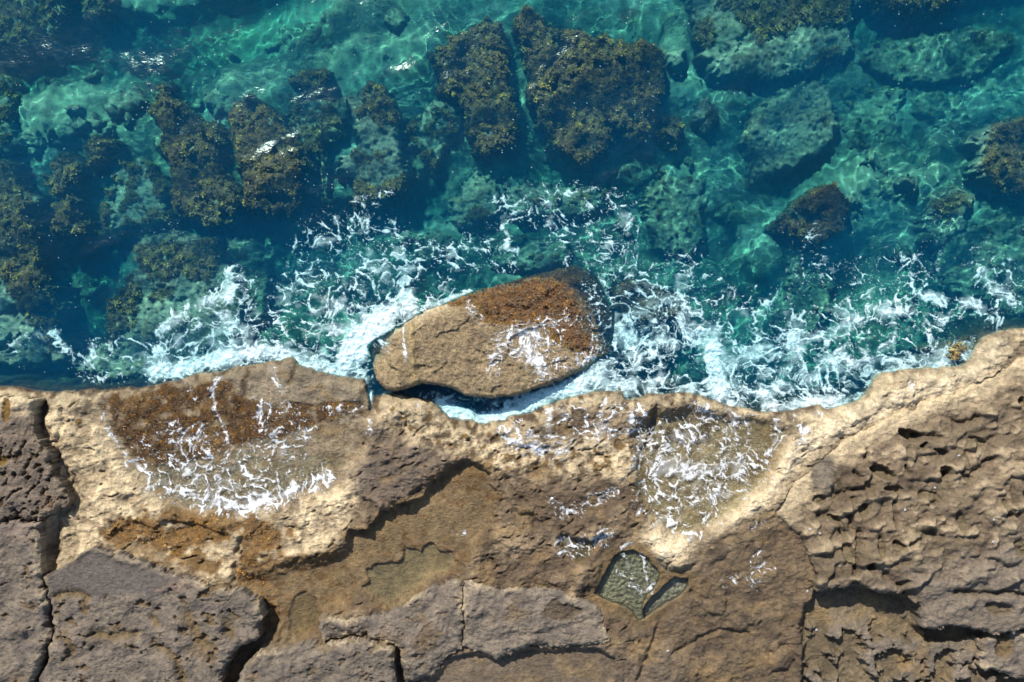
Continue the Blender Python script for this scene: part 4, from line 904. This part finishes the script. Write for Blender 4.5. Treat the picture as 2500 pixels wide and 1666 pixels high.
# ------------------------------------------------------------------ foam
def density(u, v, strokes):
    D = np.zeros_like(u)
    for pts, r, d in strokes:
        dist = boxed(seg_dist, u, v, pts, r * 2.6, 999.0)
        D = np.maximum(D, d * np.exp(-(dist / r) ** 2 * .75))
    return D
def foam_field(u, v, D, sc1=1.0, seed=0, veil=1.0):
    """foam: ragged filaments and clumps of ridged noise, coverage follows the density; thin veils between"""
    L = 1.0 / sc1
    a1 = fbm(u / 120, v / 120, 700 + seed, 3); a2 = fbm(u / 120 + 7, v / 120, 705 + seed, 3)
    c1 = fbm(u / 34, v / 34, 707 + seed, 3); c2 = fbm(u / 34 + 3, v / 34, 709 + seed, 3)
    s1 = fbm(u / 24, v / 24, 710 + seed, 3)
    D = np.clip(D * (.90 + .80 * fbm(u / 85, v / 85, 721 + seed, 3)) + .10 * s1 * (D > .04), 0, 1.8)
    x = (u + a1 * 46 + c1 * 13) * L; y = (v + a2 * 46 + c2 * 13) * L
    r = 0; amp = 1.0; tot = 0; w = 1.0; f = 1 / 74.0
    for k in range(5):                                            # each finer ridge rides on the coarser one
        q = 1 - np.abs(gnoise(x * f + 3.1 * k, y * f * 1.15 - 1.7 * k, 760 + seed + k)) * 1.9
        q = np.clip(q, 0, 1) ** 2
        r = r + amp * q * w; tot += amp; w = np.clip(q * 1.5, .12, 1); amp *= .58; f *= 1.95
    r = r / tot
    web = 0
    for cs, wt in ((60, .46), (27, .32), (12, .22)):
        f1, f2 = voro((u * L + a1 * 60 + c1 * 15) / cs, (v * L + a2 * 60 + c2 * 15) / (cs * .78), 20 + seed + cs)
        web = web + wt * np.exp(-((f2 - f1) / .26) ** 1.5)
    m = r / .30 * .36 + web / .40 * .64                              # ragged filaments on a loose net
    qs = np.linspace(0, 1, 101); lv = np.quantile(m[::7, ::7], qs)
    cover = np.clip(.06 + .62 * np.clip(D - .08, 0, 2) ** 1.1, 0, .85)
    t = np.interp(1 - cover, qs, lv)
    body = sstep(t - .08, t + .30, m) * sstep(.06, .2, D)
    blob = sstep(.74, 1.1, D * .62 + .62 * fbm(x / 15, y / 12, 741 + seed, 4)) * sstep(.2, .4, D)
    core = sstep(.85, 1.5, D + .75 * fbm(u / 26, v / 26, 742 + seed, 5))
    film = .60 * sstep(.38, 1.2, D + .45 * c2 + .35 * fbm(u / 40, v / 18, 745 + seed, 3))
    g = gnoise(u / 3.1, v / 3.1, 751 + seed)
    sp = sstep(.56, .70, g + .12 * np.clip(D, 0, .8) + .35 * (r - .35) - .05) * sstep(.05, .25, D + .04)
    A = np.maximum.reduce([body * (.46 + .50 * np.clip(.55 + s1, 0, 1)), .6 * blob, core, .75 * sp])
    return np.clip(A + film * (1 - A) * .8 * veil, 0, 1), D
def foam_obj(name, label, bbox, strokes, zf, zplace, step=1.7, sc1=1.0, seed=0, relief=.03, extra=None, clip=None, veil=1.0):
    u, v = [q.astype(np.float32) for q in np.meshgrid(np.arange(bbox[0], bbox[2], step), np.arange(bbox[1], bbox[3], step))]
    D = density(u, v, strokes)
    if clip is not None: D = D * clip(u, v)
    A, D = foam_field(u, v, D, sc1, seed, veil)
    A = A * sstep(.02, .1, D)
    if extra is not None: A = np.maximum(A, extra(u, v))
    if clip is not None: A = A * clip(u, v)
    X, Y = w_of(u.astype(np.float64), v.astype(np.float64), zplace)
    z = zf(u, v, X, Y) + .006 + relief * A * (.4 + .8 * np.clip(D, 0, 1.2) * (.6 + fbm(u / 11, v / 11, 760, 3) + .6 * fbm(u / 34, v / 34, 765, 3)))
    cells = np.maximum(np.maximum(A[:-1, :-1], A[1:, 1:]), np.maximum(A[1:, :-1], A[:-1, 1:])) > .06
    P, f, c_ = grid_arrays(X, Y, z, cells, np.stack([np.ones_like(A)] * 3 + [A], -1))
    o = mesh_obj(name, P, f, M_foam, c_)
    tag(o, label, 'foam', kind='stuff')
    return o
SEA_F = [
 ([(375, 905), (420, 905), (480, 888), (560, 872), (650, 858), (740, 878), (800, 900), (870, 918)], 24, 1.35), ([(400, 800), (440, 770), (480, 745), (560, 720)], 16, .75), ([(560, 700), (590, 690), (610, 760), (630, 830), (640, 860)], 30, .62),
 ([(395, 870), (470, 830), (540, 790), (600, 800)], 38, .62), ([(430, 880), (600, 840), (700, 850)], 36, .7), ([(200, 890), (240, 855), (300, 850), (340, 865)], 26, .55), ([(190, 890), (210, 920), (300, 925)], 14, .35),
 ([(30, 845), (80, 820), (130, 815), (155, 845), (170, 860)], 12, .6), ([(690, 760), (720, 700), (750, 640)], 34, .5), ([(690, 800), (710, 820), (800, 800)], 38, .5),
 ([(760, 610), (820, 575), (900, 560), (970, 600), (1010, 640)], 44, .46), ([(770, 660), (850, 690), (930, 700), (990, 690)], 56, .5), ([(780, 740), (860, 760), (830, 840)], 50, .55), ([(900, 640), (960, 700), (1000, 730), (1060, 720)], 42, .55),
 ([(840, 900), (870, 840), (905, 795), (950, 768), (990, 745)], 34, 1.7), ([(800, 860), (860, 800), (930, 740)], 40, .75), ([(893, 930), (897, 965), (905, 1005)], 14, 1.1), ([(1000, 770), (1080, 738), (1150, 712)], 9, .75),
 ([(1060, 620), (1130, 600), (1240, 640)], 34, .34), ([(1100, 660), (1230, 640)], 16, .4), ([(1230, 560), (1243, 580), (1236, 610), (1262, 612)], 7, .9), ([(1060, 610), (1190, 610)], 12, .45),
 ([(1240, 520), (1350, 490), (1430, 500), (1500, 500)], 42, .34), ([(1500, 500), (1530, 560), (1535, 620)], 22, .55), ([(1380, 560), (1480, 600)], 55, .3), ([(1440, 660), (1500, 720), (1520, 760)], 30, .5), ([(1400, 640), (1540, 650)], 24, .35),
 ([(1530, 700), (1600, 720), (1690, 690)], 60, .46), ([(1560, 780), (1640, 750), (1700, 790)], 52, .58), ([(1490, 780), (1550, 850), (1560, 900)], 42, .72), ([(1430, 910), (1520, 900), (1600, 870)], 30, .95), ([(1450, 945), (1560, 945), (1640, 935)], 24, 1.0), ([(1610, 850), (1720, 800), (1780, 840)], 46, .72),
 ([(1740, 850), (1750, 920), (1770, 970)], 52, .95), ([(1800, 890), (1860, 850), (1930, 830), (2000, 830)], 46, .82), ([(1840, 960), (1920, 920), (2000, 900), (2060, 880)], 52, .85), ([(2010, 830), (2060, 800), (2130, 770), (2200, 752)], 30, .82), ([(1980, 800), (2050, 760)], 42, .6),
 ([(1780, 985), (1860, 995), (1960, 990), (2050, 985)], 22, 1.1), ([(2040, 900), (2120, 860), (2160, 820)], 46, .62), ([(2070, 960), (2130, 900)], 30, .5), ([(2060, 985), (2110, 965), (2140, 925), (2200, 900), (2300, 890)], 16, .85), ([(2160, 880), (2230, 880), (2280, 890)], 26, .6), ([(2180, 810), (2260, 790), (2290, 820)], 40, .42),
 ([(2290, 795), (2320, 760), (2370, 745), (2420, 765), (2435, 800)], 18, .75), ([(2390, 660), (2420, 690), (2470, 730)], 24, .6), ([(2250, 710), (2280, 730), (2300, 740)], 18, .7), ([(2400, 640), (2480, 690)], 40, .32),
 ([(2260, 880), (2320, 870), (2380, 850)], 30, .7), ([(1070, 996), (1100, 1012), (1150, 1024), (1200, 1024), (1260, 1008)], 24, 1.8), ([(1260, 1000), (1320, 975), (1400, 948), (1470, 930)], 26, 1.3), ([(1040, 975), (1100, 985), (1200, 990), (1290, 965)], 16, .85), ([(950, 960), (1030, 965)], 12, .5),
 ([(1480, 950), (1540, 965), (1620, 950), (1700, 950)], 14, 1.0), ([(2000, 680), (2150, 700), (2250, 660)], 70, .22), ([(1720, 740), (1800, 780), (1900, 760)], 60, .3), ([(300, 960), (700, 640)], 1, .01), ([(860, 490), (960, 470)], 8, .4), ([(2000, 560), (1950, 600)], 14, .25)]
def sea_specks(u, v):
    k = gnoise(u / 3.0, v / 2.6, 771); g = fbm(u / 170, v / 170, 775, 4)
    return .9 * sstep(.86, .96, k + .22 * np.clip(g, -.6, .8))
blank = lambda u, v: sstep(-1, 4, sdf(u, v, BOULD) * -1 + 3) * sstep(10, 2, sdf(u, v, COAST))
foam_obj('sea_foam', 'white lacy surf foam spread over the sea along the shore', (0, 440, 2500, 1045), SEA_F, lambda u, v, X, Y: wave_z(X, Y), 0.0, step=1.6, sc1=.62, relief=.04, clip=blank, extra=sea_specks)
foam_obj('foam_specks', 'tiny white foam flecks scattered over the open upper water', (0, -10, 2500, 440), [([(0, 0), (10, 0)], 3, .02)], lambda u, v, X, Y: wave_z(X, Y), 0.0, step=1.8, relief=.01, extra=lambda u, v: sea_specks(u, v) * sstep(-.3, .3, fbm(u / 150, v / 150, 781, 3) + .25))
LAND_F = [
 ([(360, 1170), (420, 1195), (480, 1215), (560, 1240), (640, 1215), (720, 1190), (785, 1168)], 26, .72), ([(545, 1243), (600, 1240), (660, 1222), (720, 1195), (785, 1166)], 8, 1.2), ([(430, 1120), (520, 1130), (600, 1150), (700, 1120)], 52, .5), ([(480, 1180), (560, 1180), (640, 1170)], 34, .66),
 ([(545, 905), (512, 950), (520, 1000), (545, 1055), (552, 1080)], 5, .95), ([(640, 1000), (660, 1050), (690, 1090)], 26, .58), ([(690, 1000), (740, 1050)], 26, .42), ([(420, 1040), (440, 1080), (490, 1060), (520, 1090)], 20, .58), ([(245, 1015), (262, 1060), (290, 1100), (340, 1150)], 6, .7),
 ([(660, 900), (690, 960)], 9, .5), ([(820, 1000), (870, 1000)], 26, .45), ([(450, 940), (470, 975)], 8, .6), ([(380, 1060), (330, 1120)], 26, .3), ([(895, 960), (900, 1030), (903, 1060)], 6, .9),
 ([(1225, 1050), (1260, 1085), (1310, 1100), (1370, 1100)], 16, .85), ([(1240, 1060), (1320, 1080), (1400, 1070)], 24, .5), ([(1342, 1000), (1338, 1050), (1345, 1090)], 10, .85), ([(1430, 980), (1420, 1030), (1460, 1060), (1500, 1010)], 22, .55), ([(1380, 1030), (1480, 1040), (1540, 1020)], 36, .42),
 ([(1270, 1010), (1260, 1050)], 8, .6), ([(1440, 1000), (1520, 985)], 16, .5), ([(1010, 985), (1030, 1000)], 7, .5),
 ([(1610, 1090), (1660, 1060), (1720, 1080), (1790, 1070)], 40, .62), ([(1590, 1150), (1660, 1150), (1740, 1150), (1830, 1140)], 44, .64), ([(1590, 1220), (1660, 1215), (1740, 1210), (1800, 1190)], 36, .66), ([(1620, 1270), (1690, 1290), (1750, 1260)], 22, .5), ([(1690, 1316), (1700, 1310)], 12, .9), ([(1570, 1080), (1565, 1150), (1580, 1200)], 12, .8),
 ([(1715, 985), (1740, 1030), (1780, 1060)], 22, .75), ([(1790, 1000), (1800, 1060)], 16, .6), ([(1900, 1010), (1910, 1060), (1880, 1110)], 12, .7), ([(1940, 1005), (1965, 1050), (1950, 1090)], 10, .6), ([(1840, 1005), (1830, 1060)], 14, .45), ([(1995, 995), (2010, 1020)], 10, .4), ([(2215, 905), (2225, 940)], 8, .5),
 ([(1370, 1330), (1400, 1340), (1440, 1325), (1475, 1308)], 20, .6), ([(1365, 1240), (1390, 1255), (1400, 1250)], 18, .6), ([(1420, 1240), (1480, 1210), (1500, 1200)], 12, .55), ([(1340, 1215), (1345, 1225)], 7, .6), ([(1450, 1210), (1460, 1260)], 12, .35),
 ([(1520, 1340), (1535, 1325), (1560, 1335), (1570, 1355), (1578, 1400), (1582, 1430)], 4, .8), ([(1525, 1360), (1540, 1400), (1545, 1430), (1565, 1450), (1585, 1445), (1595, 1430)], 6, .75), ([(1516, 1400), (1524, 1405)], 8, .6), ([(1608, 1360), (1612, 1380)], 5, .7),
 ([(1860, 1365), (1880, 1380), (1850, 1385)], 14, .42), ([(1840, 1415), (1850, 1430)], 14, .36), ([(1770, 1420), (1790, 1415)], 14, .3), ([(1840, 1285), (1870, 1280)], 10, .4), ([(1110, 1310), (1130, 1308)], 10, .35), ([(1245, 1280), (1255, 1285)], 6, .5)]
POOLS_LVL = ((RAMP, .205), (BASIN_R, .16), (KID_L, .335), (CUP, .33))
def land_top(u, v, X, Y):
    z = samp(Zall, u, v)
    for p, l in POOLS_LVL: z = np.where(bsdf_(u, v, p, 20) > -8, np.maximum(z, l + .004), z)
    return z
foam_obj('wash_foam', 'thin foam left by waves on the ramp, basins and shelf edge', (230, 870, 2260, 1460), LAND_F, land_top, ZREF, step=1.8, sc1=.52, seed=3, veil=.45, relief=.012, clip=lambda u, v: sstep(4, 12, sdf(u, v, COAST)))
BF = [([(1208, 905), (1212, 860), (1222, 832), (1262, 818), (1300, 800), (1345, 788), (1362, 805)], 15, 1.15), ([(1240, 840), (1290, 850), (1310, 880), (1325, 912)], 22, .85), ([(1260, 830), (1340, 820)], 32, .75), ([(1340, 880), (1390, 895)], 16, .42), ([(986, 800), (990, 840), (996, 885)], 5, .95), ([(1150, 760), (1170, 780)], 12, .5), ([(925, 835), (950, 850)], 16, .4), ([(1130, 715), (1145, 745)], 8, .6), ([(1440, 700), (1480, 760), (1470, 830)], 26, .5), ([(1380, 780), (1440, 800)], 22, .3), ([(1420, 880), (1470, 850)], 16, .5)]
def bould_top(u, v, X, Y):
    i = np.clip(((u - 870) / 2).astype(int), 0, ub.shape[1] - 1); j = np.clip(((v - 615) / 2).astype(int), 0, ub.shape[0] - 1)
    return np.maximum(zb_[j, i], wave_z(X, Y)) + .008
foam_obj('boulder_foam', 'white wave wash draining across the top of the big boulder', (896, 640, 1500, 975), BF, bould_top, .15, step=1.8, sc1=.42, seed=5, veil=.5, relief=.015, clip=lambda u, v: sstep(2, 8, sdf(u, v, BOULD)))

# ------------------------------------------------------------------ a few loose pebbles lying on the ledge
pm, pt = new_mat('pale_pebble'); pb = pt.nodes['Principled BSDF']; pb.inputs['Base Color'].default_value = (.5, .5, .48, 1); pb.inputs['Roughness'].default_value = .7
pn = noise_node(pt, N(pt, 'ShaderNodeNewGeometry').outputs['Position'], 60, 3, .6)
cr = N(pt, 'ShaderNodeMapRange'); pt.links.new(ramp(pt, pn.outputs[0], .3, .7, .24, .40), pb.inputs['Base Color'])
PEB = [(2270, 1187), (2197, 1240), (2224, 1274), (2400, 1260), (2402, 1314), (1973, 1290), (1996, 1299), (2003, 1548), (1972, 1445), (1630, 1588), (2330, 1110)]
for i, (px, py) in enumerate(PEB):
    bm = bmesh.new(); bmesh.ops.create_icosphere(bm, subdivisions=2, radius=.034)
    r_ = np.random.default_rng(i)
    k = r_.uniform(.7, 1.2, 3)
    for vt in bm.verts:
        c = vt.co * (1 + .12 * math.sin(vt.co.x * 90 + i) * math.cos(vt.co.y * 70 - i)); vt.co = Vector((c.x * k[0], c.y * k[1], c.z * .6))
    for f in bm.faces: f.smooth = True
    me = bpy.data.meshes.new('pebble'); bm.to_mesh(me); bm.free(); me.materials.append(pm)
    o = bpy.data.objects.new('pebble', me); col.objects.link(o)
    x, y = w_of(px, py, ZREF); zz = float(samp(Zall, np.array([px]), np.array([py]))[0])
    o.location = (x, y, zz + .02)
    tag(o, 'tiny pale pebble lying loose on the brown rock of the right shore', 'pebble', 'loose pebbles on the right shore')
